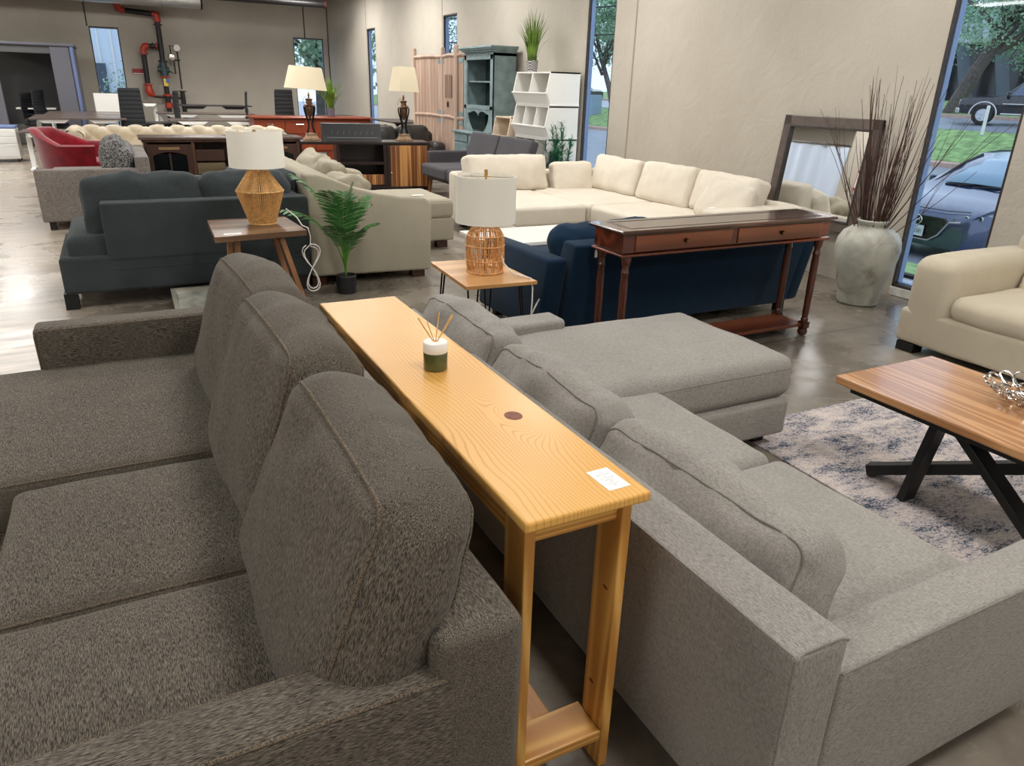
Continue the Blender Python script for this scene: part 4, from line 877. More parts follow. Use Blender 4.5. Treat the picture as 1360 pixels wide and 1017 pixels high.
t=thing('price_tag','white price tag hanging on the far arm of the red tub armchair','price tag',(-.10,11.93,.665),-20); box('card',(0,0,0),(.07,.004,.055),m_paper,t,bev=0)
# ---- ivory tufted sofa (faces the camera)
t=thing('sofa','ivory button-tufted rolled-arm sofa behind the rustic sideboard','sofa',(.88,13.0,0)); 
TXW=3.0
def tuft(a,b,dx,dz):
    """0 at buttons/creases, up between; diamond lattice"""
    u=a/dx; v=b/dz; p=u+v; q=u-v; f=lambda w:abs(((w)%1)-.5)*2
    return (1-f(p)**3.2)*(1-f(q)**3.2)
def tufted(name,W,prof,M,par,btn=True,dx=.30,dz=.30,seg=6):
    """profile list (y,z) swept along x, padded with diamond tufts"""
    pts=[Vector((0,y,z)) for y,z in prof]; L2=[0]
    for i in range(1,len(pts)): L2.append(L2[-1]+(pts[i]-pts[i-1]).length)
    tot=L2[-1]; nv=int(tot/.018); nu=int(W/.018); vs=[];fs=[]
    for j in range(nv+1):
        s_=tot*j/nv; k=0
        while k<len(L2)-2 and L2[k+1]<s_: k+=1
        f_=(s_-L2[k])/(L2[k+1]-L2[k]); p=pts[k].lerp(pts[k+1],f_); a=pts[max(0,k-1)]; b2=pts[min(len(pts)-1,k+2)]; tg=(b2-a).normalized(); nn=Vector((0,-tg.z,tg.y))
        for i in range(nu+1):
            x=-W/2+W*i/nu; d_=.050*tuft(x,s_-.02,dx,dz)
            q=p+nn*(d_)*(1 if 0<j<nv else 0); vs.append(M@Vector((x,q.y,q.z)))
    for j in range(nv):
        for i in range(nu): a=j*(nu+1)+i; fs.append((a,a+1,a+nu+2,a+nu+1))
    return MB().add(vs,fs,True).build(name,m_chest,par,ang=80)
prof=[(-.06,.36),(-.02,.50),(.02,.62),(.00,.70),(.02,.755),(.08,.775),(.15,.75),(.18,.68),(.16,.60),(.15,.10)]
tufted('backrest',TXW-.30,prof,Matrix.Translation((0,.20,0)),t)
for sx in (-1,1):
    M=Matrix.Translation((sx*(TXW/2-.17),-.18,0))@Matrix.Rotation(-sx*PI/2,4,'Z')
    tufted('arm',.92,prof,M,t)
    MB().lathe([(.001,.035),(.10,.03),(.125,.0),(.125,-.02)],n=28,M=Matrix.Rotation(R(90),3,'X')).build('arm_front',m_chest,t,loc=(sx*(TXW/2-.17+.08),-.62,.665))
    box('arm_panel',(sx*(TXW/2-.11),-.62,.33),(.14,.04,.50),m_chest,t,bev=.015)
soft('base',(TXW-.42,.80,.30),m_chest,t,(0,-.20,.23),r=.04)
for i in (-1,0,1): soft('seat_cushion',(.84,.72,.14),m_chest,t,(i*.85,-.22,.42),r=.05,crown=(0,0,.02))
for x in (-1.3,1.3):
    for y in (-.55,.3): box('leg',(x,y,.04),(.06,.06,.08),m_espresso,t)
m_btn=plain('tuft_button',(170,152,124),.8)
for i in range(-4,5):
    MB().lathe([(.001,.010),(.013,.006),(.018,0)],n=10,M=Matrix.Rotation(R(70),3,'X')).build('button',m_btn,t,loc=(i*.3+.0,.185,.60))
# small white stool leg beside it
t=thing('side_table','small white side table just in front of the ivory tufted sofa','side table',(.36,11.75,0))
box('tabletop',(0,0,.47),(.50,.40,.03),m_white,t,bev=.004)
for x in (-.22,.22):
    for y in (-.17,.17): box('leg',(x,y,.23),(.035,.035,.46),m_white,t)
# ---- rustic sideboard
t=thing('sideboard','rustic dark brown sideboard with arched glass door and drawers behind the rope lamp','sideboard',(1.22,10.65,0))
W_,D_,HT=1.88,.46,.82
box('top',(0,0,HT-.015),(W_+.10,D_+.08,.03),m_rusticTop,t,bev=.006)
box('top_moulding',(0,0,HT-.045),(W_+.04,D_+.04,.03),m_rustic,t,bev=.008)
c=MB().box((0,.01,HT/2-.02),(W_-.04,D_-.06,.02)) 
c=MB()
for x in (-W_/2+.02,-.38,.38,W_/2-.02): c.box((x,0,.40),(.04,D_,.72),bev=.003)
c.box((0,D_/2-.01,.42),(W_,.02,.70)); c.box((0,0,.09),(W_,D_,.03)); c.box((0,.02,.45),(W_-.06,D_-.08,.02)); c.build('carcass',m_rustic,t)
for sx in (-1,1):
    d=MB(); x0,x1=-.24,.24; z0,z1=.12,.735
    d.box((-.225,0,.4275),(.065,.025,.615),bev=.003).box((.225,0,.4275),(.065,.025,.615),bev=.003).box((0,0,.155),(.40,.025,.07),bev=.003)
    arch=[(-.195,.735),(.195,.735)]+[(.195-.39*i/12,.60+.045*math.sin(PI*i/12)) for i in range(13)]
    d.prism(arch,.025,M=Matrix.Rotation(R(90),3,'X'),c=(0,.0125,0)); d.box((0,0,.40),(.022,.02,.46)).box((0,0,.37),(.39,.012,.018))
    dd=d.build('door',m_rustic,t,loc=(sx*.66,-D_/2-.01,0)); box('glass',(0,.006,.39),(.40,.004,.46),plain('dark_cabinet_glass',(16,18,20),.08),dd,bev=0)
    box('worn_patch',(0,-.0145,.688),(.24,.003,.028),plain('worn_gold_patch',(150,118,78),.6),dd,bev=0)
    for zz in (.60,.44,.28):
        dr=box('drawer',(sx*.19,-D_/2-.008,zz),(.34,.025,.135),m_rusticlight if zz==.44 else m_rustic,t,bev=.004)
        MB().tube([(-.04,-.005,.01),(-.032,-.026,-.004),(0,-.034,-.012),(.032,-.026,-.004),(.04,-.005,.01)],.006,6).build('cup_handle',m_blackm,dd,loc=(0,-.012,0))
for x in (-W_/2+.04,W_/2-.04):
    for y in (-.18,.18): box('leg',(x,y,.035),(.07,.07,.07),m_rustic,t)
# ---- espresso media console
t=thing('media_console','espresso media console with open shelves and striped wood doors','media console',(3.30,11.32,0),-8)
W_,D_,HT=1.95,.50,.705
box('top',(0,0,HT-.02),(W_,D_,.04),m_espresso,t,bev=.004)
c=MB()
for x in (-W_/2+.04,-.40,.29,W_/2-.03): c.box((x,0,(HT-.04)/2),(.05,D_-.02,HT-.04),bev=.003)
c.box((-.05,0,.40),(.68,D_-.03,.04)).box((-.68,0,.27),(.54,D_-.03,.03)).box((0,0,.05),(W_-.06,D_-.03,.04)).box((-.06,D_/2-.03,.35),(.68,.02,.62)).box((.64,D_/2-.03,.35),(.66,.02,.62)); c.build('carcass',m_espresso,t)
d=box('door',(.64,-D_/2+.01,.355),(.60,.025,.60),m_stripe,t,bev=.003); MB().lathe([(.001,.02),(.014,.014),(.010,0)],n=14,M=Matrix.Rotation(R(90),3,'X')).build('knob',m_chrome,d,loc=(-.265,-.014,-.10))
box('stile',(.34,-D_/2+.004,.355),(.05,.02,.60),m_espresso,t)
box('drawer',(-.68,-D_/2+.01,.16),(.50,.025,.17),m_stripe,t,bev=.003); box('drawer',(-.05,-D_/2+.01,.16),(.62,.025,.15),m_stripe,t,bev=.003)
t=thing('speaker','small black speaker on the open left shelf of the espresso media console','speaker',(2.68,11.42,.286),-8); box('cabinet',(0,0,.12),(.18,.20,.24),m_blackp,t,bev=.006); MB().lathe([(.001,.004),(.03,.004),(.05,.0)],n=20,M=Matrix.Rotation(R(90),3,'X')).build('cone',m_black,t,loc=(0,-.102,.10))
t=thing('fireplace_insert','black electric fireplace insert with sloped front lying on the media console','fireplace insert',(3.14,11.38,HT),-8)
MB().prism([(-.16,0),(.12,0),(.16,.24),(-.05,.24),(-.14,.06)],.86,M=Matrix(((0,0,1),(1,0,0),(0,1,0))),c=(-.43,0,0)).build('housing',m_black,t)
box('trim_bar',(0,-.152,.045),(.74,.012,.018),plain('grey_trim',(120,122,126),.3,metal=.5),t,bev=.002)
for i in range(8):
    MB().bar((-.30+i*.085,-.125,.09),(-.26+i*.085,-.065,.19),.006,.010).build('vent_slat',plain('vent_grey',(60,62,66),.4),t)
# ---- urn table lamps
def urn_lamp(x,y,lab,shade,tilt=(0,0,0)):
    t=thing('table_lamp',lab,'table lamp',(x,y,HT))
    MB().box((0,0,.012),(.235,.175,.024),bev=.003).box((0,0,.045),(.20,.145,.045),bev=.01,taper=(.78,.72)).box((0,0,.085),(.15,.10,.035),bev=.004).build('plinth',plain('stone_plinth',(150,122,94),.5,var=.15,vscale=20),t)
    for sx in (-1,1):
        for sy in (-1,1):
            MB().tube([(sx*.055,sy*.032,.10),(sx*.030,sy*.018,.17),(sx*.024,sy*.014,.23),(sx*.048,sy*.028,.33),(sx*.066,sy*.040,.41),(sx*.070,sy*.042,.47)],.0105,7).build('scroll_arm',m_blackm,t)
    MB().lathe([(.001,.30),(.012,.305),(.03,.34),(.052,.40),(.056,.45),(.05,.47),(.08,.475),(.082,.49),(.055,.505),(.042,.525),(.040,.545),(.052,.555),(.052,.572),(.03,.578),(.001,.58)],n=28).build('urn',plain('bronze_urn',(96,66,44),.35,metal=.3,var=.2,vscale=10),t)
    MB().lathe([(.01,.57),(.012,.60),(.018,.62),(.010,.64),(.008,.66)],n=12).build('stem',m_brass,t)
    MB().tube([(-.02,-.01,.585),(-.055,-.01,.60),(-.085,0,.56),(-.08,0,.50)],.003,5).build('cord_switch',m_blackp,t)
    shade(t)
def sh1(t):
    o=MB().lathe([(.305,0),(.23,.30),(.227,.30),(.302,0),(.305,0)],n=56,sy=.62,cap=False).build('lamp_shade',m_shade2,t,loc=(-.035,0,.70),rot=(0,R(3.5),0))
def sh2(t):
    o=MB().lathe([(.235,0),(.168,.34),(.165,.34),(.232,0),(.235,0)],n=4,ph=PI/4,cap=False).build('lamp_shade',m_shade2,t,loc=(.01,0,.705),rot=(0,R(1.5),R(12)))
urn_lamp(2.56,11.44,'bronze urn table lamp with wide oval cream shade, left on the media console',sh1)
urn_lamp(3.93,11.24,'bronze urn table lamp with narrow square cream shade, right on the media console',sh2)
# ---- orange credenza
t=thing('credenza','orange-brown cherry laminate office credenza with drawers behind the media console','credenza',(3.62,16.1,0))
W_=2.35
box('worktop',(0,0,.83),(W_+.10,.72,.045),m_orange,t,bev=.02); box('case',(0,.02,.40),(W_,.62,.80),m_orange,t,bev=.004)
for i in range(4):
    x=-W_/2+.29+i*.585
    for z,h_ in ((.66,.26),(.36,.30)):
        d=box('drawer',(x,-.30,z),(.56,.02,h_),m_orange,t,bev=.003); MB().tube([(-.07,0,0),(-.07,-.02,0),(.07,-.02,0),(.07,0,0)],.006,6).build('handle',m_chrome,d,loc=(0,-.01,h_*.18))
box('plinth',(0,0,.03),(W_-.04,.56,.06),m_espresso,t)
def grass(name,label,x,y,z,potr,poth,gh,n,potm,lean=.35,seed=1,cat='potted plant'):
    t=thing(name,label,cat,(x,y,z)); random.seed(seed)
    MB().lathe([(potr*.8,0),(potr*.86,.004),(potr,poth),(potr*.93,poth),(potr*.88,poth*.85),(.001,poth*.85)],n=28).build('pot',potm,t)
    g=MB()
    for i in range(n):
        a=random.uniform(0,2*PI); l=random.uniform(0,1)**1.2*lean; h_=gh*random.uniform(.65,1.05)*(1-.25*l); w_=random.uniform(.006,.012); r0=random.uniform(0,potr*.7); dr=random.uniform(0,.5)
        d=Vector((math.cos(a),math.sin(a),0)); sd=Vector((-d.y,d.x,0)); q=[]
        for k in range(6):
            s_=k/5; c_=d*(r0+gh*l*s_**1.8)+Vector((0,0,poth*.8+h_*(s_-dr*l*s_**3))); ww=w_*(1-.92*s_**1.5); q+=[c_-sd*ww,c_+sd*ww]
        g.add(q,[(2*k,2*k+1,2*k+3,2*k+2) for k in range(5)],True)
    g.build('foliage',m_leafl,t); return t
grass('potted_grass','tall artificial grass in a small grey pot on the orange credenza','potted plant' and 4.03,16.05,.853,.085,.16,.66,190,plain('grey_weave_pot',(92,86,94),.5,var=.2,vscale=60),seed=3,lean=.6)
# ---- charcoal futon
t=thing('futon_sofa','charcoal felt futon sofa between the media console and the cream sectional','sofa',(4.50,9.72,0)); lc=L_(4.4,9.95)
for y in (9.40,10.36): soft('seat_section',(.84,.94,.17),m_futon,t,lc(4.27,y,.36),r=.045,wr=.003,seed=2)
for y in (9.40,10.36): soft('back_section',(.50,.94,.13),m_futon,t,lc(4.66,y,.63),(0,R(-72),0),r=.035,wr=.002,seed=3)
soft('arm',(.70,.10,.36),m_futon,t,lc(4.32,10.84,.43),r=.03)
box('base_rail',lc(4.30,9.90,.25),(.70,1.9,.05),m_futon,t)
for x in (3.98,4.6):
    for y in (9.1,10.75): MB().bar(lc(x,y,.23),lc(x-.03,y,0),.04,.04).build('leg',m_walnutZ,t)
# ---- black leather sofa
t=thing('sofa','black leather sofa with plump cushions in front of the wooden folding screen','sofa',(4.36,12.85,0)); lc=L_(4.45,12.95)
soft('backrest',(1.5,.28,.46),m_leather,t,lc(4.45,13.25,.52),r=.09,wr=.012); soft('arm',(.24,.86,.52),m_leather,t,lc(5.10,12.98,.33),r=.08,wr=.008); soft('arm',(.24,.86,.52),m_leather,t,lc(3.82,12.98,.33),r=.08,wr=.008)
soft('base',(1.3,.8,.25),m_leather,t,lc(4.45,12.95,.20),r=.03)
for x in (4.16,4.76): soft('seat_cushion',(.58,.66,.18),m_leather,t,lc(x,12.88,.40),r=.06,wr=.008); soft('back_cushion',(.60,.24,.42),m_leather,t,lc(x,13.05,.63),(R(-12),0,0),r=.10,crown=(0,.03,.02),wr=.02,seed=int(x*7))
# ---- folding screen
t=thing('folding_screen','pickled wood folding screen with log rails and small barred opening by the wall','folding screen',(5.2,12.9,0))
scr=[(5.14,14.02),(5.30,13.02),(5.14,12.05),(5.36,11.72)]
for i in range(3):
    a=Vector((*scr[i],0)); b2=Vector((*scr[i+1],0)); d=(b2-a); ln=d.length; ang=math.atan2(d.y,d.x)
    MB().box((ln/2,.006,1.05),(ln-.10,.008,1.84)).build('backing',m_espresso,None) if False else None
    p=MB(); nb=max(3,int((ln-.10)/.105))
    for k in range(nb):
        xx=.05+(ln-.10)*(k+.5)/nb
        p.box((xx,0,1.05),((ln-.10)/nb-.010,.022,1.86))
    pn=p.build('panel',m_pickle,t,loc=(a.x-5.2,a.y-12.9,0),rot=(0,0,ang))
    for z in (1.98,1.0,.15): MB().tube([(0.02,0,z+.0),(ln/2,0,z+.012),(ln-.02,0,z)],.034,8).build('rail',m_pickle,pn)
    if i==1:
        gg=MB().box((ln*.5,-.013,1.50),(.50,.012,.34)); gg.build('barred_opening',plain('opening_shade',(70,52,44),.8),pn)  # dark slab paints the shade of the gap behind the bars
        for k in range(6): MB().tube([(ln*.5-.21+k*.085,-.024,1.31),(ln*.5-.21+k*.085,-.024,1.69)],.009,6).build('bar',m_pickle,pn)
        MB().tube([(ln*.5+.04*math.cos(j*PI/8),-.03,1.21+.045*math.sin(j*PI/8)) for j in range(16)],.009,6,closed=True).build('ring_pull',m_blackm,pn)
    for zz in (1.90,1.07,.93):
        MB().box((ln-.11 if i==0 else .10,-.014,zz),(.09,.006,.07),bev=.002).build('corner_hinge',m_teal,pn)
for x,y in scr: MB().tube([(x-5.2,y-12.9,0),(x-5.2,y-12.9,2.10),(x-5.2,y-12.9,2.13)],[.042,.040,.03],10).build('post',m_pickle,t)
# ---- teal hutch
t=thing('hutch_cabinet','teal-grey painted hutch cabinet with arched niche and scalloped apron','cabinet',(5.2,11.08,0))
X_=lambda x,y,z:(x-5.2,y-11.08,z)
y0,y1=10.55,11.60; xf=5.09; xb=5.47
box('lower_case',X_(5.19,11.08,.41),(.50,1.16,.80),m_teal,t,bev=.006); box('lower_top',X_(5.185,11.08,.83),(.56,1.24,.035),m_teal,t,bev=.008)
for yy in (10.80,11.36):
    d=box('door',X_(4.93,yy,.36),(.022,.50,.60),m_teal,t,bev=.004); box('panel_inset',(-.012,0,0),(.006,.34,.42),m_teal,d,bev=.002)
    box('drawer',X_(4.93,yy,.745),(.022,.50,.11),m_teal,t,bev=.004)
u=MB()
for yy in (y0+.02,y1-.02): u.box(X_((xf+xb)/2,yy,1.42),(xb-xf,.04,1.12))
u.box(X_((xf+xb)/2,11.075,1.96),(xb-xf,y1-y0,.04)); 
for yy in (y0+.045,y1-.045): u.box(X_(xf+.01,yy,1.42),(.03,.09,1.12),bev=.004)
u.box(X_(xf+.01,11.075,1.925),(.03,y1-y0,.07),bev=.004).box(X_(xf+.01,11.075,1.21),(.03,y1-y0,.06),bev=.004)
u.build('upper_case',m_teal,t)
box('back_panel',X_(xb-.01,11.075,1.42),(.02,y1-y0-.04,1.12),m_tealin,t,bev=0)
box('shelf',X_(5.29,11.075,1.215),(.34,y1-y0-.08,.025),m_teal,t); box('shelf',X_(5.30,11.075,1.58),(.32,y1-y0-.08,.02),m_teal,t)
ap=[(-.44,.0),(-.44,.0)]
ap=[(-.435,0),(-.435,.34),(.435,.34),(.435,0),(.20,0),(.24,.03),(.34,.12),(.385,.20),(.39,.25),(.36,.275),(.31,.27),(.25,.29),(.17,.305),(.08,.295),(.03,.275),(0,.235),(-.03,.275),(-.08,.295),(-.17,.305),(-.25,.29),(-.31,.27),(-.36,.275),(-.39,.25),(-.385,.20),(-.34,.12),(-.24,.03),(-.20,0)]
MB().prism(ap,.02,M=Matrix(((0,0,1),(1,0,0),(0,1,0))),c=X_(xf,11.075,.85)).build('scalloped_apron',m_teal,t)
co=MB()
for k,(w_,z) in enumerate(((.0,1.985),(.03,2.01),(.06,2.035),(.08,2.06))): co.box(X_((xf+xb)/2-.5*w_,11.075,z),(xb-xf+w_,y1-y0+2*w_,.028),bev=.004)
co.build('cornice',m_teal,t)
t=thing('framed_panel','dark flat panel lying on top of the teal-grey hutch','panel',(5.28,11.1,2.076)); box('board',(0,0,.008),(.30,.62,.016),m_espresso,t,bev=.002)
# ---- birch bin
def bin_(t,m,mi,yl,yr,xf,xb,z0,h,ndiv,base=.02):
    """one angled storage bin: side profile, back, floor, lip, dividers"""
    W=yl-yr; prof=[(xb,z0),(xf+.07,z0),(xf,z0+h*.36),(xf+.10 if False else xf+.055,z0+h),(xb,z0+h)]
    Mx=Matrix(((1,0,0),(0,0,1),(0,1,0)))
    cx,cy,cz=t.location
    for k,yy in enumerate([yr,yl-.018]+[yr+W*(i+1)/(ndiv+1) for i in range(ndiv)]):
        pr_=[(x-cx,z-cz) for x,z in prof]
        MB().prism(pr_,.018 if k<2 else .012,M=Mx,c=(0,yy-cy,0)).build('side_panel' if k<2 else 'divider',m,t)
    b_=MB().box((xb-.008-cx,(yl+yr)/2-cy,z0+h/2-cz),(.012,W-.03,h-.02)); b_.build('back_panel',mi,t)
    MB().box(((xf+xb)/2+.02-cx,(yl+yr)/2-cy,z0+.012-cz),(xb-xf-.06,W-.03,.02)).build('floor_panel',m,t)
    MB().box(((xf+xb)/2+.03-cx,(yl+yr)/2-cy,z0+h-.009-cz),(xb-xf-.05,W,.018)).build('top_panel',m,t)
    if ndiv: MB().box(((xf+xb)/2+.03-cx,(yl+yr)/2-cy,z0+.012-cz),(xb-xf-.06,W+.024,.024),bev=.004).build('base_moulding',m,t)
    a=(xf+.07-cx,(yl+yr)/2-cy,z0-cz); b2=(xf-cx,(yl+yr)/2-cy,z0+h*.36-cz)
    MB().bar(a,b2,W,.014,up=(1,0,0)).build('front_lip',m,t)
    MB().box((xf-.004-cx,(yl+yr)/2-cy,z0+h*.37-cz),(.03,W,.022),bev=.004).build('lip_rail',m,t)
t=thing('storage_bin','whitewashed birch angled storage bin with black hinge beside the white bin tower','storage bin',(5.17,9.95,0))
bin_(t,m_birch,m_birch,10.22,9.72,4.93,5.44,.70,.42,0); bin_(t,m_birch,m_birch,10.22,9.72,4.93,5.44,.27,.43,0); box('plinth',(0,0,.13),(.46,.48,.27),m_birch,t)
for i,(z0,nd) in enumerate(((1.30,1),(.89,2),(.48,2),(.07,2))):
    lb=['white angled storage bin, topmost of the tower, with the grass plant on it','white angled storage bin, second from the top of the tower','white angled storage bin, third from the top of the tower','white angled storage bin, lowest of the tower behind the futon sofa'][i]
    t=thing('storage_bin',lb,'storage bin',(5.22,9.17,z0),0,'stacked white storage bins'); bin_(t,m_white,m_binin,9.64,8.71,4.96,5.46,z0,.41,nd)
    if z0<.1: box('plinth',(0,0,-.035),(.40,.88,.07),m_white,t)
ptn=plain('patterned_pot',(40,40,42),.5); nt=ptn.node_tree; ch=nt.nodes.new('ShaderNodeTexChecker'); ch.inputs['Scale'].default_value=60; ch.inputs['Color1'].default_value=lin((40,40,44)); ch.inputs['Color2'].default_value=lin((190,188,184)); nt.links.new(nt.nodes['Texture Coordinate'].outputs['Object'],ch.inputs['Vector']); nt.links.new(ch.outputs['Color'],nt.nodes['Principled BSDF'].inputs['Base Color'])
grass('potted_grass','bright artificial grass in a black and white pot on top of the white bin tower','x' and 5.2,9.56,1.70,.085,.16,.66,140,ptn,lean=.42,seed=8)
# ---- small evergreens by the tall window
for (x,y,h_,s,lb,mm) in ((5.02,8.33,1.12,5,'taller green artificial evergreen plant by the tall window behind the cream sectional',m_leafp),(4.98,8.62,.93,6,'shorter grey-green artificial evergreen by the white bins behind the cream sectional',plain('grey_green',(92,120,110),.5))):
    t=thing('potted_evergreen',lb,'potted plant',(x,y,0)); random.seed(s)
    MB().lathe([(.08,0),(.085,.01),(.10,.2),(.09,.2),(.001,.18)],n=24).build('pot',m_pot,t)
    g=MB(); st=MB()
    for k in range(7):
        a=random.uniform(0,2*PI); rr=random.uniform(.02,.17); tp=h_*random.uniform(.78,1) if k else h_
        P=[Vector((0,0,.18)),Vector((rr*.5*math.cos(a),rr*.5*math.sin(a),tp*.6)),Vector((rr*math.cos(a),rr*math.sin(a),tp))]; st.tube(P,[.006,.004,.002],5)
        for q in range(130):
            s_=random.uniform(.25,1); p=P[0].lerp(P[1],s_*2) if s_<.5 else P[1].lerp(P[2],s_*2-1); b_=random.uniform(0,2*PI); d=Vector((math.cos(b_),math.sin(b_),random.uniform(.3,1.1))).normalized(); ln=random.uniform(.09,.17)*(1.15-s_*.6); sd=d.cross(Vector((0,0,1))).normalized()*.006
            g.add([p-sd,p+sd,p+d*ln+sd*.3,p+d*ln-sd*.3],[(0,1,2,3)])
    st.build('stem',m_stem,t); g.build('foliage',mm,t)
# ---- office end
t=thing('acoustic_booth','large slate-grey felt acoustic booth with open front by the back wall','booth',(-1.25,20.4,0))
box('side_pillar',(.43,-.75,1.03),(.36,.10,2.06),m_pod,t,bev=.02); box('side_wall',(.66,0,1.04),(.09,1.6,2.08),m_pod,t,bev=.02)
box('edge_strip',(.66,-.80,1.04),(.05,.02,2.08),m_blue,t,bev=.004,label='blue edge strip'); box('side_pillar',(-.93,-.75,1.03),(.36,.10,2.06),m_pod,t,bev=.02)
box('back_panel',(-.2,.75,1.04),(1.8,.06,2.08),m_podin,t,bev=.01); box('roof',(-.2,0,2.09),(1.86,1.66,.06),m_pod,t,bev=.02); box('valance',(-.2,-.74,1.99),(1.50,.06,.16),m_podin,t,bev=.01)
soft('bench',(1.3,.45,.44),plain('grey_bench',(104,104,98),.9),t,(-.25,.45,.22),r=.04); box('inner_table',(-.22,-.30,.80),(.75,.5,.03),m_white2,t,bev=.003); box('table_foot',(-.22,-.30,.39),(.06,.3,.78),m_blackm,t)
def desk(x,y,z,w_,d_,lb,top=m_desk,legc=m_white,grp='grey-topped standing desks at the back of the showroom'):
    t=thing('standing_desk',lb,'desk',(x,y,0),0,grp)
    box('desktop',(0,0,z-.0125),(w_,d_,.025),top,t,bev=.003)
    for sx in (-1,1):
        MB().box((0,0,z-.055),(w_*.22,.05,.06),taper=(1.5,1),bev=.003).build('crossbeam',legc,t,loc=(sx*w_*.26,-d_*.46,0))
        MB().box((0,0,z/2-.03),(.075,.05,z-.1),bev=.006).box((0,0,.015),(.075,d_*.85,.03),bev=.008).build('leg',legc,t,loc=(sx*(w_/2-.09),0,0))
    return t
desk(-.56,16.8,.78,1.55,1.55,'grey-topped standing desk with cable grommets in front of the felt booth, nearer of the pair')
t=desk(-.45,18.5,.78,1.50,1.55,'grey-topped standing desk behind the nearer one, in front of the whiteboard')
desk(-.86,15.2,.62,1.10,.80,'lowered grey standing desk with white legs behind the red tub armchair')
desk(1.85,16.9,.74,1.75,.75,'grey standing desk with white crossbeams behind the ivory tufted sofa')
desk(1.85,18.6,.80,2.0,.75,'grey standing desk second row back, behind the ivory tufted sofa')
desk(2.2,20.3,.92,1.75,.7,'raised dark-edged standing desk against the plain back wall',m_deskside,m_blackm)
desk(.55,19.7,.98,.85,.6,'raised small grey desk below the red sprinkler riser',m_desk,m_white)
desk(.80,17.4,.66,.75,.6,'low black desk beside the black mesh chair',m_deskside,m_blackm)
desk(5.1,14.9,.84,.75,1.5,'dark desk against the right wall behind the square-shaded lamp',m_deskside,m_blackm)
desk(4.95,19.2,.74,1.0,1.2,'dark desk in the back right corner beyond the orange credenza',m_deskside,m_blackm)
def chair(x,y,rz,lb,hb=1.25):
    t=thing('office_chair',lb,'office chair',(x,y,0),rz,'black mesh office chairs')
    b_=MB()
    for k in range(9): b_.box((0,.02*math.sin(k/8*PI),.62+(hb-.62)*k/8+.02),(.40-.04*k/8,.02,(hb-.62)/8-.001),bev=.004)
    for sx in (-1,1): b_.tube([(sx*.205,0,.58),(sx*.195,.03,.9),(sx*.18,.01,hb+.03)],.011,6)
    b_.build('backrest',m_mesh,t,loc=(0,.22,0)); soft('seat',(.46,.46,.07),m_mesh,t,(0,0,.50),r=.03)
    for sx in (-1,1): MB().tube([(sx*.23,-.14,.50),(sx*.25,-.14,.70),(sx*.25,.10,.70),(sx*.23,.12,.50)],.013,6).build('armrest',m_blackp,t)
    MB().tube([(0,0,.08),(0,0,.47)],.03,8).build('gas_post',m_blackm,t)
    for k in range(5): a=2*PI*k/5; MB().tube([(0,0,.10),(.26*math.cos(a),.26*math.sin(a),.05),(.27*math.cos(a),.27*math.sin(a),.02)],.018,6).build('base_spoke',m_blackp,t)
chair(.33,16.2,0,'black ribbed mesh office chair at the standing desks, left of the sprinkler riser')
chair(1.45,17.9,72,'black office chair seen edge-on at the desks left of centre on the back wall',1.2)
chair(2.85,17.7,78,'black office chair seen edge-on, left of the orange credenza corner',1.22)
chair(3.36,17.2,0,'black office chair with its back towards the orange credenza, below the far window',1.28)
chair(-1.42,19.75,60,'leftmost black office chair inside the felt booth',1.08); chair(-1.18,19.55,60,'right-hand black office chair at the booth table',1.14)
t=thing('whiteboard','small white desktop whiteboard panel standing on the far grey desk','whiteboard',(-.07,18.95,.781)); box('panel',(0,0,.19),(.48,.02,.37),m_white2,t,bev=.004); box('panel_frame',(0,.012,.19),(.50,.012,.40),m_chrome,t,bev=.002)
t=thing('pedestal_cabinet','white mobile pedestal cabinet with blue cushion top at the far left','cabinet',(-1.84,16.7,0))
box('case',(0,0,.32),(.46,.55,.52),m_white2,t,bev=.01); box('cushion_top',(0,0,.60),(.47,.56,.045),m_blue,t,bev=.015,label='blue cushion top')
for z in (.50,.38,.20): box('drawer',(0,-.278,z),(.42,.012,.10 if z>.3 else .20),m_white2,t,bev=.003)
for x in (-.19,.19):
    for y in (-.22,.22): MB().lathe([(.001,-.012),(.025,-.012),(.025,.012),(.001,.012)],n=12,M=Matrix.Rotation(R(90),3,'Y')).build('caster',m_blackp,t,loc=(x,y,.027))
# ---- sprinkler riser & pipes on the back wall
t=thing('sprinkler_riser','black iron sprinkler riser with red fittings, valve and gauge on the back wall','pipe',(1.3,21.60,0))
def ps(name,pts,r_,m): return MB().tube(pts,r_,12).build(name,m,t)
def fl(name,p,r_,h_,m,ax='Z'):
    M={'Z':Matrix.Identity(3),'X':Matrix.Rotation(R(90),3,'Y'),'Y':Matrix.Rotation(R(90),3,'X')}[ax]; return MB().lathe([(.001,-h_/2),(r_,-h_/2),(r_,h_/2),(.001,h_/2)],n=20,M=M).build(name,m,t,loc=p)
ps('riser_pipe',[(0,0,0),(0,0,2.82)],.062,m_pipe); ps('cross_pipe',[(-.05,0,2.93),(-.80,0,2.98)],.06,m_pipe)
MB().tube([(0,0,2.76),(0,0,2.93),(-.10,0,2.935)],.085,12).build('elbow',m_pipered,t); ps('elbow',[(-.72,0,2.98),(-.82,-.05,3.0),(-.86,-.1,3.12),(-.86,-.1,3.60)],.085,m_pipered)
for z in (2.70,): fl('flange',(0,0,z),.10,.03,m_pipe)
ps('branch_pipe',[(-.06,0,2.22),(-.30,0,2.22)],.05,m_pipe); MB().tube([(-.28,0,2.22),(-.36,0,2.21),(-.40,0,2.16),(-.41,0,2.06)],.075,12).build('elbow',m_pipered,t)
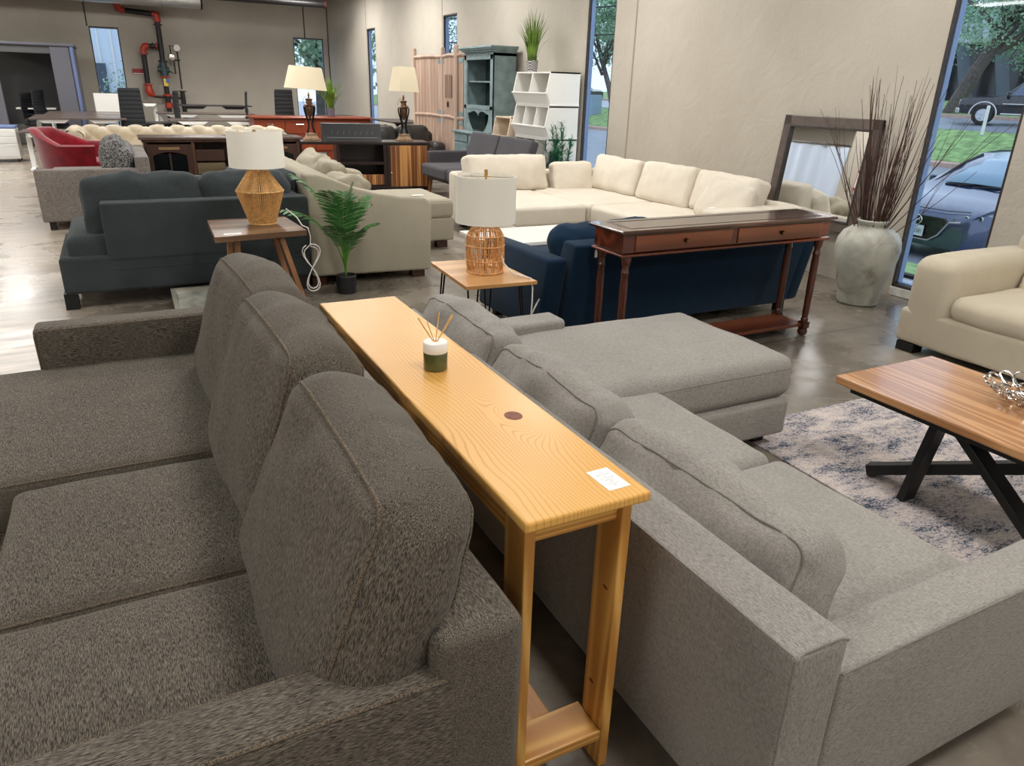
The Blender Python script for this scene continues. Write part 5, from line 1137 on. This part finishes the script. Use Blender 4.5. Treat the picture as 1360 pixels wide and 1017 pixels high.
fl('flange',(-.10,0,2.22),.075,.03,m_pipered,'X'); fl('flange',(-.18,0,2.22),.075,.03,m_pipe,'X'); fl('flange',(-.41,0,2.04),.11,.03,m_pipered)
ps('branch_pipe',[(-.41,0,2.03),(-.41,0,1.36)],.062,m_pipe); fl('flange',(-.41,0,1.34),.11,.03,m_pipered)
MB().tube([(-.41,0,1.33),(-.41,0,1.2),(-.37,0,1.12),(-.30,0,1.06)],[.07,.10,.09,.03],12).build('check_valve',m_pipered,t)
ps('drain_pipe',[(-.33,0,1.06),(.30,0,1.03)],.028,m_pipe)
fl('flange',(0,0,1.88),.11,.03,m_pipe); MB().tube([(0,0,1.86),(0,0,1.55)],[.08,.10],14).tube([(-.14,0,1.70),(.12,0,1.68)],.07,12).build('control_valve',m_valve,t); fl('flange',(0,0,1.52),.12,.03,m_pipered)
box('valve_tag',(0,-.08,1.40),(.10,.01,.18),plain('yellow_tag',(226,190,70),.5),t,bev=0,label='yellow valve tag'); box('valve_tag',(.04,-.09,1.44),(.06,.01,.10),plain('blue_tag',(60,110,190),.5),t,bev=0,label='blue valve tag')
fl('flange',(0,0,1.10),.10,.05,m_pipered); MB().tube([(0,0,.92),(0,0,.80)],.09,12).tube([(-.07,0,.86),(.09,0,.84)],.04,8).build('tee',m_pipered,t)
ps('trim_pipe',[(.12,0,1.66),(.26,0,1.60),(.26,0,2.02),(.22,0,2.05)],.018,m_pipe); MB().lathe([(.001,.03),(.07,.025),(.085,.0),(.07,-.025),(.001,-.03)],n=24,M=Matrix.Rotation(R(90),3,'X')).build('alarm_bell',m_chrome,t,loc=(.22,-.05,1.98))
ps('trim_pipe',[(.22,0,2.05),(.20,0,2.25),(.34,0,2.22)],.015,m_pipe); fl('gauge',(.36,-.03,2.20),.075,.04,m_white,'Y')
ps('trim_pipe',[(.36,0,2.15),(.36,0,1.25)],.018,m_pipe); fl('flange',(.36,0,1.20),.10,.02,m_pipe); ps('standpipe',[(.36,0,1.19),(.36,0,0)],.055,m_pipe); ps('trim_pipe',[(.28,0,1.92),(.40,0,1.92)],.02,m_pipe)
t=thing('fire_sign','small red fire sprinkler sign fixed to the back wall beside the riser','sign',(.72,21.825,1.63)); box('plate',(0,0,0),(.26,.008,.13),m_sign,t,bev=.002); box('stripe',(0,-.005,-.045),(.24,.003,.02),m_paper,t,bev=0)
# ---- duct, beam
t=thing('insulated_duct','foil-wrapped insulated duct running under the ceiling at the top left','duct',(-3.2,20.8,3.20)); 
MB().tube([(-5,0,0),(-1,0,.01),(2,0,0),(5.45,0,.0)],.155,20).build('foil_wrap',m_foil,t)
for x in (-3,-1,1,3,4.6): MB().tube([(x,.158*math.cos(k*PI/12),.158*math.sin(k*PI/12)) for k in range(24)],.008,5,closed=True).build('strap',m_chrome,t)
fl2=MB().lathe([(.001,-.02),(.165,-.02),(.165,.02),(.001,.02)],n=24,M=Matrix.Rotation(R(90),3,'Y')).build('end_cap',m_blackp,t,loc=(5.46,0,0))
for x in (-3,0,3,5): MB().tube([(x,0,.16),(x,0,.70)],.006,5).build('hanger_rod',m_pipe,t)
t=thing('roof_beam','dark steel pipe beam ending above the far right corner window','beam',(2.1,18.8,3.17)); MB().tube([(-4.5,0,0),(2.62,0,0)],.075,16).build('pipe',m_pipe,t); MB().lathe([(.001,-.02),(.09,-.02),(.09,.02),(.001,.02)],n=20,M=Matrix.Rotation(R(90),3,'Y')).build('end_cap',plain('dark_red_cap',(70,30,30),.5),t,loc=(2.63,0,0))
for x in (-4,-1.5,1.0,2.3): MB().tube([(x,0,.07),(x,0,.73)],.006,5).build('hanger_rod',m_pipe,t)
for k in range(9):
    y=-3.5+k*2.7
    t=thing('roof_joist','grey open-web steel joist crossing under the ceiling deck','joist',(-1.7,y,3.72),0,'open-web roof joists')
    j=MB().box((0,0,.14),(14.3,.05,.03)).box((0,0,-.12),(14.3,.05,.03))
    for i in range(48): x=-7.1+i*.296; j.bar((x,0,-.11),(x+.148,0,.13),.012).bar((x+.148,0,.13),(x+.296,0,-.11),.012)
    j.build('web',m_deck,t)
t=thing('fire_sign','red fire extinguisher sign on the side partition, seen reflected in the mirror','sign',(-3.11,10.9,1.55)); box('plate',(0,0,0),(.01,.16,.42),m_sign,t,bev=.002); box('panel_white',(.006,0,0),(.003,.11,.30),m_paper,t,bev=0)
# ---- things that only show in the mirror: curtained bay on the left side
t=thing('curtain','pale blue pleated curtain hanging across the bay on the left side','curtain',(-3.2,14.45,0))
n_=160; vs=[];fs=[]
for i in range(n_+1):
    y=-3.0+6.0*i/n_; x=.05*math.sin(i*.62)+.02*math.sin(i*.23)
    vs+= [(x,y,.05),(x*.8,y,1.3),(x*.7,y,2.2)]
for i in range(n_):
    for k in range(2): fs.append((3*i+k,3*i+k+1,3*i+k+4,3*i+k+3))
MB().add(vs,fs,True).build('cloth',m_curtain,t); MB().tube([(0,-3.1,2.24),(0,3.1,2.24)],.018,8).build('rail',m_pipe,t)
for y_ in (-3.05,0,3.05): MB().tube([(0,y_,2.24),(0,y_,3.88)],.008,6).build('hanger_rod',m_pipe,t)
# ================================================================== outside
m_lawn=plain('lawn_grass',(128,158,98),.9,var=.22,vscale=3,bump=.6,bscale=60)
m_asph=plain('wet_asphalt',(140,146,158),.35,var=.10,vscale=2)
m_conc=plain('pale_paving',(190,194,200),.6,var=.08,vscale=4)
m_kerb=plain('reddish_kerb',(188,158,142),.8,var=.08)
m_soil=plain('dark_edging',(40,38,36),.9)
m_bark=plain('tree_bark',(84,78,74),.9,var=.25,vscale=9,bump=.8,bscale=20)
m_tleaf=plain('tree_leaf',(142,172,140),.6,var=.25,vscale=1.2)  # paler and greyer: haze of the window glass put into the colour
m_tleaf2=plain('tree_leaf_deep',(112,148,124),.6,var=.25,vscale=1.2)
def strip(name,x0,x1,z0,z1,m,y0=-14,y1=95,th=.25):
    o=MB().add([(x0,y0,z0),(x1,y0,z1),(x1,y1,z1),(x0,y1,z0),(x0,y0,z0-th),(x1,y0,z1-th),(x1,y1,z1-th),(x0,y1,z0-th)],[(0,1,2,3),(7,6,5,4),(0,4,5,1),(1,5,6,2),(2,6,7,3),(3,7,4,0)]).build(name,m); return o
for nm,x0,x1,z0,z1,m in (('paving',5.75,6.32,-.02,-.03,m_conc),('bed_edging',6.32,6.40,.0,.0,m_soil),('lawn',6.40,9.7,-.05,-.62,m_lawn),('car_park',9.7,25.5,-.68,-.64,m_asph),('kerb',25.5,26.1,-.50,-.48,m_kerb),('lawn',26.1,30.2,-.46,.44,m_lawn),('road',30.2,38.0,.46,.74,m_asph),('far_kerb',38.0,38.5,.88,.89,m_kerb),('far_lawn',38.5,110.,.88,2.4,m_lawn)):
    o=strip(nm,x0,x1,z0,z1,m); struct(o)
o=MB().box((-12.4,36,-.3),(36,28,.2)).build('rear_paving',m_conc); struct(o)
def loft(secs,n=None):
    mb=MB(); k=len(secs[0]); vs=[p for s_ in secs for p in s_]; fs=[]
    for i in range(len(secs)-1):
        for j in range(k-1): fs.append((i*k+j,i*k+j+1,(i+1)*k+j+1,(i+1)*k+j))
    mb.add(vs,fs,True); return mb
def carbody(prof,w_,par,m,tumble=.16,name='body'):
    """prof: list of (x, z_low, z_belt, z_top, halfwidth scale) front to back"""
    secs=[]
    for x,zl,zb,zt,ws in prof:
        h=w_/2*ws; s_=[]
        cab=max(0,zt-zb)
        top=h*(1-tumble*min(1,cab/.35)) if cab>.03 else h*.86
        half=[(h*.86,zl),(h*.97,zl+.06),(h,zl+(zb-zl)*.45),(h*.985,zb-.05),(h*.95,zb),(top+(h*.95-top)*.12,zb+cab*.85+.004),(top*.90,zt),(top*.45,zt+.018),(0,zt+.024)]
        s_=[(x,-y,z) for y,z in half]+[(x,y,z) for y,z in half[::-1][1:]]
        secs.append(s_)
    mb=loft(secs); k=len(secs[0]); n=len(secs)
    mb.f.append(tuple(range(k))); mb.f.append(tuple((n-1)*k+j for j in range(k))[::-1]); mb.sm+=[False,False]
    o=mb.build(name,m,par,ang=48)
    bm=bmesh.new(); bm.from_mesh(o.data); bmesh.ops.recalc_face_normals(bm,faces=bm.faces); bm.to_mesh(o.data); bm.free()
    return o
def wheel(par,x,y,r_,w_,rim):
    s=1 if y>0 else -1
    t_=MB().lathe([(r_*.62,-w_/2),(r_*.93,-w_/2),(r_,-w_/2+.03),(r_,w_/2-.03),(r_*.93,w_/2),(r_*.62,w_/2)],n=36,cap=False,M=Matrix.Rotation(R(90),3,'X')).build('tyre',m_blackp,par,loc=(x,y,r_))
    rr=MB().lathe([(r_*.64,-w_*.3),(r_*.64,w_*.46),(r_*.58,w_*.46),(r_*.54,w_*.40),(.02,w_*.42)],n=30,M=Matrix.Rotation(R(90 if s<0 else -90),3,'X'),cap=False)
    for k in range(5): a=2*PI*k/5; rr.bar((0,s*w_*.46,0),(r_*.58*math.cos(a),s*w_*.48,r_*.58*math.sin(a)),.05,.10)
    rr.build('wheel_rim',rim,t_)
m_carpaint=plain('dark_blue_grey_paint',(58,70,98),.18,metal=.5,coat=1.)
m_carglass=plain('car_glass',(120,150,170),.06,metal=.3,coat=.5)
m_blackpaint=plain('black_truck_paint',(20,24,34),.2,metal=.3,coat=1.)
m_grille=plain('grille_black',(18,19,22),.35)
# ---- parked saloon car, nose towards the window
car=thing('car','dark blue-grey wet car parked nose-in outside the right-hand window','car',(10.4,6.95,-.68),0,rot=(0,R(-.5),R(-1.7)))
prof=[(0.0,.20,.50,.50,.80),(.03,.16,.60,.62,.84),(.10,.15,.64,.68,.88),(.30,.15,.70,.76,.94),(.70,.15,.78,.84,.98),(1.12,.15,.86,.92,1),(1.30,.15,.90,1.00,1),(1.75,.15,.92,1.24,1),(2.15,.15,.94,1.40,1),(2.6,.15,.96,1.44,1),(3.2,.15,.98,1.42,1),(3.7,.17,1.0,1.30,.98),(4.15,.20,.98,1.06,.94),(4.4,.25,.90,.92,.86),(4.46,.35,.70,.72,.8)]
body=carbody(prof,1.79,car,m_carpaint)
def patch(name,pts,m,par,off=0):
    """curved quad strip from rows of points"""
    k=len(pts[0]); vs=[p for r_ in pts for p in r_]; fs=[(i*k+j,i*k+j+1,(i+1)*k+j+1,(i+1)*k+j) for i in range(len(pts)-1) for j in range(k-1)]
    o=MB().add(vs,fs,True).build(name,m,par); sd=o.modifiers.new('s','SOLIDIFY'); sd.thickness=.012; sd.offset=0; return o
rows=[]
for s_ in (0,.33,.66,1):
    x=1.20+.93*s_; z=.97+.43*s_**.9; hw=.70-.13*s_; rows.append([(x+.10*abs(u)**2.2-.02,u*hw,z+.035-.035*u*u) for u in (-1,-.75,-.4,0,.4,.75,1)])
patch('windshield',rows,m_carglass,car)
for y in (-.42,.02): MB().tube([(1.18,y+.50,.965),(1.15,y+.1,.985),(1.24,y-.05,1.02)],.012,6).build('wiper',m_blackp,car)
MB().tube([(.16,-.66,.735),(.07,-.35,.72),(.05,0,.722),(.07,.35,.72),(.16,.66,.735)],.006,5).build('bonnet_seam',m_blackp,car)
MB().add([(-.022,y,z) for y,z in ((-.40,.62),(.40,.62),(.47,.56),(.36,.40),(.24,.31),(-.24,.31),(-.36,.40),(-.47,.56))]+[(.05,y,z) for y,z in ((-.40,.62),(.40,.62),(.47,.56),(.36,.40),(.24,.31),(-.24,.31),(-.36,.40),(-.47,.56))],[tuple(range(8)),tuple(range(8,16))[::-1]]+[(i,i+8,(i+1)%8+8,(i+1)%8) for i in range(8)]).build('grille',m_grille,car)
for k in range(6): MB().box((-.03,0,.35+.045*k),(.012,.56+.06*k,.008)).build('grille_bar',plain('grille_bar_grey',(46,48,54),.3,metal=.6),car)
MB().tube([(-.02,-.66,.60),(-.035,-.50,.58),(-.04,-.37,.38),(-.045,-.24,.29),(-.045,.24,.29),(-.04,.37,.38),(-.035,.50,.58),(-.02,.66,.60)],.014,8).build('chrome_wing',m_chrome,car)
em=MB(); em.tube([(-.052,.088*math.cos(k*PI/16),.555+.070*math.sin(k*PI/16)) for k in range(32)],.009,6,closed=True)
em.tube([(-.052,-.070,.590),(-.054,-.045,.570),(-.055,-.018,.550),(-.055,0,.538),(-.055,.018,.550),(-.054,.045,.570),(-.052,.070,.590)],[.004,.008,.010,.007,.010,.008,.004],6)
em.tube([(-.054,-.045,.568),(-.054,-.070,.525)],[.007,.004],6).tube([(-.054,.045,.568),(-.054,.070,.525)],[.007,.004],6); em.build('emblem',m_chrome,car)
pl_=box('licence_plate',(-.058,0,.405),(.008,.305,.155),plain('plate_white',(226,230,236),.4),car,bev=.002)
text_mesh('plate_number','BTC\u20222581',.088,plain('plate_ink',(30,32,40),.5),pl_,(-.0048,.0,-.008),(R(90),0,R(-90)),depth=.0006,sx=.72)
text_mesh('plate_state','TEXAS',.038,MATS['plate_ink'],pl_,(-.0048,0,.055),(R(90),0,R(-90)),depth=.0006)
for sy in (-1,1):
    rows=[[(.02,sy*.52,.60),(.10,sy*.62,.60),(.24,sy*.76,.62),(.40,sy*.842,.65)],[(.02,sy*.52,.645),(.10,sy*.62,.665),(.24,sy*.76,.695),(.42,sy*.838,.72)]]
    hd=patch('headlight',rows,plain('headlight_lens',(120,126,134),.08,coat=1),car)
    for yy,xx,rr in ((.66,.10,.032),(.78,.22,.040)):
        MB().lathe([(.001,.0),(rr*.6,.0),(rr*.75,.012),(rr,.012),(rr*1.1,0)],n=20,M=Matrix.Rotation(R(-90),3,'Y')@Matrix.Rotation(R(0),3,'X')).build('lamp_ring',m_chrome,hd,loc=(xx-.01,sy*yy,.655))
    MB().box((.0,0,0),(.10,.09,.11),bev=.03).build('side_mirror',m_carpaint,car,loc=(1.50,sy*.98,.99))
    for xx in (.86,3.52): wheel(car,xx,sy*.82,.32,.20,m_chrome)
    MB().tube([(1.20,sy*.78,.93),(1.70,sy*.70,1.22),(2.12,sy*.64,1.38)],.018,6).build('pillar_trim',m_blackp,car)
# ---- black pickup on the road
tr=thing('pickup_truck','black pickup truck with pale wheels on the street beyond the lawn','truck',(33.6,21.75,.60),-61)
prof=[(0.0,.55,.95,.96,.92),(.06,.45,1.0,1.02,.97),(.5,.42,1.08,1.12,1),(1.3,.42,1.12,1.17,1),(1.65,.42,1.14,1.26,1),(2.15,.42,1.16,1.72,1),(2.5,.42,1.17,1.80,1),(3.3,.42,1.18,1.81,1),(4.0,.42,1.18,1.76,1),(4.35,.42,1.18,1.24,1),(4.4,.45,1.18,1.20,1),(5.6,.45,1.18,1.20,1),(5.75,.5,1.15,1.17,.98)]
carbody(prof,1.98,tr,m_blackpaint,tumble=.14)
for sy in (-1,1):
    MB().add([(1.80,sy*.952,1.20),(3.1,sy*.955,1.22),(3.1,sy*.875,1.68),(2.2,sy*.875,1.68)],[(0,1,2,3)]).add([(3.2,sy*.955,1.22),(4.1,sy*.955,1.22),(3.95,sy*.875,1.66),(3.2,sy*.875,1.68)],[(0,1,2,3)]).build('side_window',plain('truck_glass',(66,84,116),.08,coat=1),tr)
    MB().tube([(1.6,sy*1.0,.86),(4.3,sy*1.0,.86)],.022,6).build('chrome_strip',m_chrome,tr); MB().tube([(1.6,sy*1.0,.46),(4.0,sy*1.0,.46)],.03,6).build('side_step',m_chrome,tr)
    for xx in (.95,4.6):
        wheel(tr,xx,sy*.90,.40,.26,plain('pale_alloy',(206,208,212),.3)) ; MB().tube([(xx+.50*math.cos(k*PI/12),sy*.995,.42+.50*math.sin(k*PI/12)) for k in range(13)],.028,6).build('arch_trim',m_chrome,tr)
    box('side_mirror',(1.75,sy*1.1,1.25),(.14,.18,.2),m_blackpaint,tr,bev=.04); box('headlight',(.03,sy*.72,.88),(.08,.34,.2),m_white2,tr,bev=.02)
MB().lathe([(.001,.0),(.16,.0)],n=24,sy=.6,cap=False,M=Matrix.Rotation(R(90),3,'X')).build('door_badge',m_paper,tr,loc=(2.6,-1.0,.98))
box('bumper',(-.02,0,.55),(.16,1.9,.22),m_chrome,tr,bev=.04)
# ---- far dark car seen through the second window
c2=thing('car','dark car with red tail lights seen through the tall narrow window','car',(34.0,51.5,.62),115)
carbody([(0,.3,.8,.82,.85),(.3,.2,.9,.95,.97),(1.0,.2,.95,1.0,1),(1.6,.2,.98,1.38,1),(2.6,.2,1.0,1.45,1),(3.4,.2,1.0,1.3,1),(3.9,.2,1.0,1.05,.96),(4.4,.3,.9,.92,.88)],1.85,c2,m_blackpaint)
for sy in (-1,1):
    box('tail_light',(4.36,sy*.68,.82),(.06,.36,.16),plain('tail_red',(220,40,50),.3,emit=1.5),c2,bev=.02)
    for xx in (.85,3.5): wheel(c2,xx,sy*.84,.33,.2,m_chrome)
box('licence_plate',(4.41,0,.78),(.02,.32,.16),m_paper,c2)
# ---- bollard-like marker post
t=thing('marker_post','white roadside marker post on the lawn in front of the pickup truck','post',(29.7,18.1,.33)); MB().tube([(0,0,0),(0,0,1.02)],.06,10).lathe([(.06,1.02),(.045,1.06),(.001,1.07)],n=10).build('post',m_white,t)
t=thing('utility_box','pale blue utility pedestal on the lawn seen through the tall narrow window','utility box',(28.5,43.4,-.05)); box('case',(0,0,.65),(.7,.5,1.3),plain('pale_blue_box',(140,166,188),.5),t,bev=.03)
# ---- trees
def tree(x,y,z,trunk,h_,cr,n,m,lb,seed,lean=(0,0),fz=None,sq=.75,leaf=.22):
    t=thing('shade_tree',lb,'tree',(x,y,z)); random.seed(seed)
    tk=MB().tube([(0,0,-.1),(lean[0]*.3,lean[1]*.3,h_*.25),(lean[0]*.7,lean[1]*.7,h_*.5),(lean[0],lean[1],h_*.75)],[trunk,trunk*.8,trunk*.6,trunk*.3],10)
    for k in range(7):
        a=random.uniform(0,2*PI); b_=Vector((lean[0]*.6,lean[1]*.6,h_*random.uniform(.35,.55))); e=b_+Vector((math.cos(a)*cr*.7,math.sin(a)*cr*.7,h_*random.uniform(.15,.4)))
        tk.tube([b_,b_.lerp(e,.5)+Vector((0,0,.2)),e],[trunk*.4,trunk*.25,trunk*.08],6)
    tk.build('trunk',m_bark,t)
    fz=fz or h_*.72; lf=MB(); cl=[]
    for k in range(34):
        while True:
            p=Vector([random.uniform(-1,1) for _ in range(3)])
            if p.length<1: break
        cl.append((Vector((lean[0]+p.x*cr,lean[1]+p.y*cr,fz+p.z*cr*sq)),random.uniform(.22,.42)*cr))
    for k in range(n):
        c_,r_=random.choice(cl); d=Vector([random.gauss(0,1) for _ in range(3)]).normalized(); p=c_+d*r_*random.uniform(.6,1.05)
        u=Vector([random.gauss(0,1) for _ in range(3)]).normalized(); v=u.cross(d+Vector((.1,.2,.3))).normalized(); s_=leaf*random.uniform(.6,1.2)
        lf.add([p-u*s_*.5,p-v*s_*.28,p+u*s_*.5,p+v*s_*.28],[(0,1,2,3)])
    lf.build('foliage',m,t)
tree(40.0,26.4,.90,.42,8.5,4.4,15000,m_tleaf,'large leafy tree with leaning trunk left of the pickup truck',1,lean=(1.2,-2.2),sq=.8,fz=7.3)
tree(45,25.0,1.0,.38,9,4.6,9000,m_tleaf2,'leafy tree with several trunks behind the pickup truck cab',2,lean=(.4,.6))
tree(27.0,12.9,-.3,.14,5.2,1.9,9000,m_tleaf,'low leafy tree branch hanging over the right side of the pickup truck',3,lean=(-.2,.4),fz=3.6,leaf=.16)
tree(54,40,1.2,.4,10,6,9000,m_tleaf2,'tall tree in the distance beyond the street, left of the leaning tree',4)
tree(40,18.5,.9,.4,10,5,9000,m_tleaf2,'tall dense tree at the right edge of the right-hand window view',5,fz=7.5)
tree(28.0,40.3,-.1,.22,7.2,3.1,10000,m_tleaf,'slender leafy tree in the tall narrow window view',6,lean=(-1.2,1.2),fz=5.8)
tree(45,74,1.2,.4,11,7,6000,m_tleaf2,'distant tree behind the dark car in the tall narrow window view',7)
tree(24,58,-.6,.3,9,5,5000,m_tleaf2,'distant tree seen through the narrow window by the folding screen',8)
tree(6.6,27.6,-.2,.2,5.5,2.6,6000,m_tleaf,'leafy tree outside the far right window of the back wall',9,fz=3.4)
t=thing('shrub','small bright green shrub at the foot of the white building outside the far left window','shrub',(.50,28.0,-.2)); random.seed(3); lf=MB()
for k in range(1500):
    p=Vector((random.gauss(0,.35),random.gauss(0,.3),abs(random.gauss(.7,.5)))); u=Vector([random.gauss(0,1) for _ in range(3)]).normalized(); v=Vector([random.gauss(0,1) for _ in range(3)]).normalized(); lf.add([p-u*.05,p-v*.03,p+u*.05,p+v*.03],[(0,1,2,3)])
lf.build('foliage',m_tleaf,t)
# ---- buildings
t=thing('office_building','grey office building with angled columns behind the trees across the street','building',(76,47,1.7))
box('upper_storey',(0,0,6.2),(14,46,3.0),plain('pale_concrete_wall',(178,184,196),.8),t); box('glazing',(1.0,0,2.4),(10,42,4.8),plain('dark_glazing',(40,48,60),.2),t)
for k in range(12): MB().bar((-5.2,-19+k*3.5,0),(-6.4,-18.2+k*3.5,4.8),.9,.7).build('column',plain('blue_grey_column',(104,112,130),.7),t)
t=thing('white_building','white ribbed metal building outside the far left window','building',(-1.5,33.0,-.2))
box('wall',(0,0,3.0),(12,6,6.0),plain('white_cladding',(214,226,238),.6),t,bev=0); box('roof_edge',(0,-3.02,5.2),(12.2,.1,.5),plain('reddish_fascia',(178,160,160),.6),t)
for k in range(30): box('rib',(-5.8+k*.4,-3.03,2.5),(.05,.06,4.9),m_white,t,bev=0)
box('overhead_door',(.98,-3.05,1.05),(1.10,.12,2.1),plain('slate_door',(74,86,104),.5),t,bev=.01)
# power line poles outside
t=thing('utility_pole','utility pole with cables outside the narrow window by the folding screen','utility pole',(17,42,-.66)); MB().tube([(0,0,0),(0,0,9)],.14,10).build('pole',m_bark,t)
for k,z in enumerate((4.4,5.6,6.6,7.8)): MB().tube([(-8,18,z+.6),(0,0,z),(9,-20,z+.5)],.03,5).build('cable',m_blackp,t)
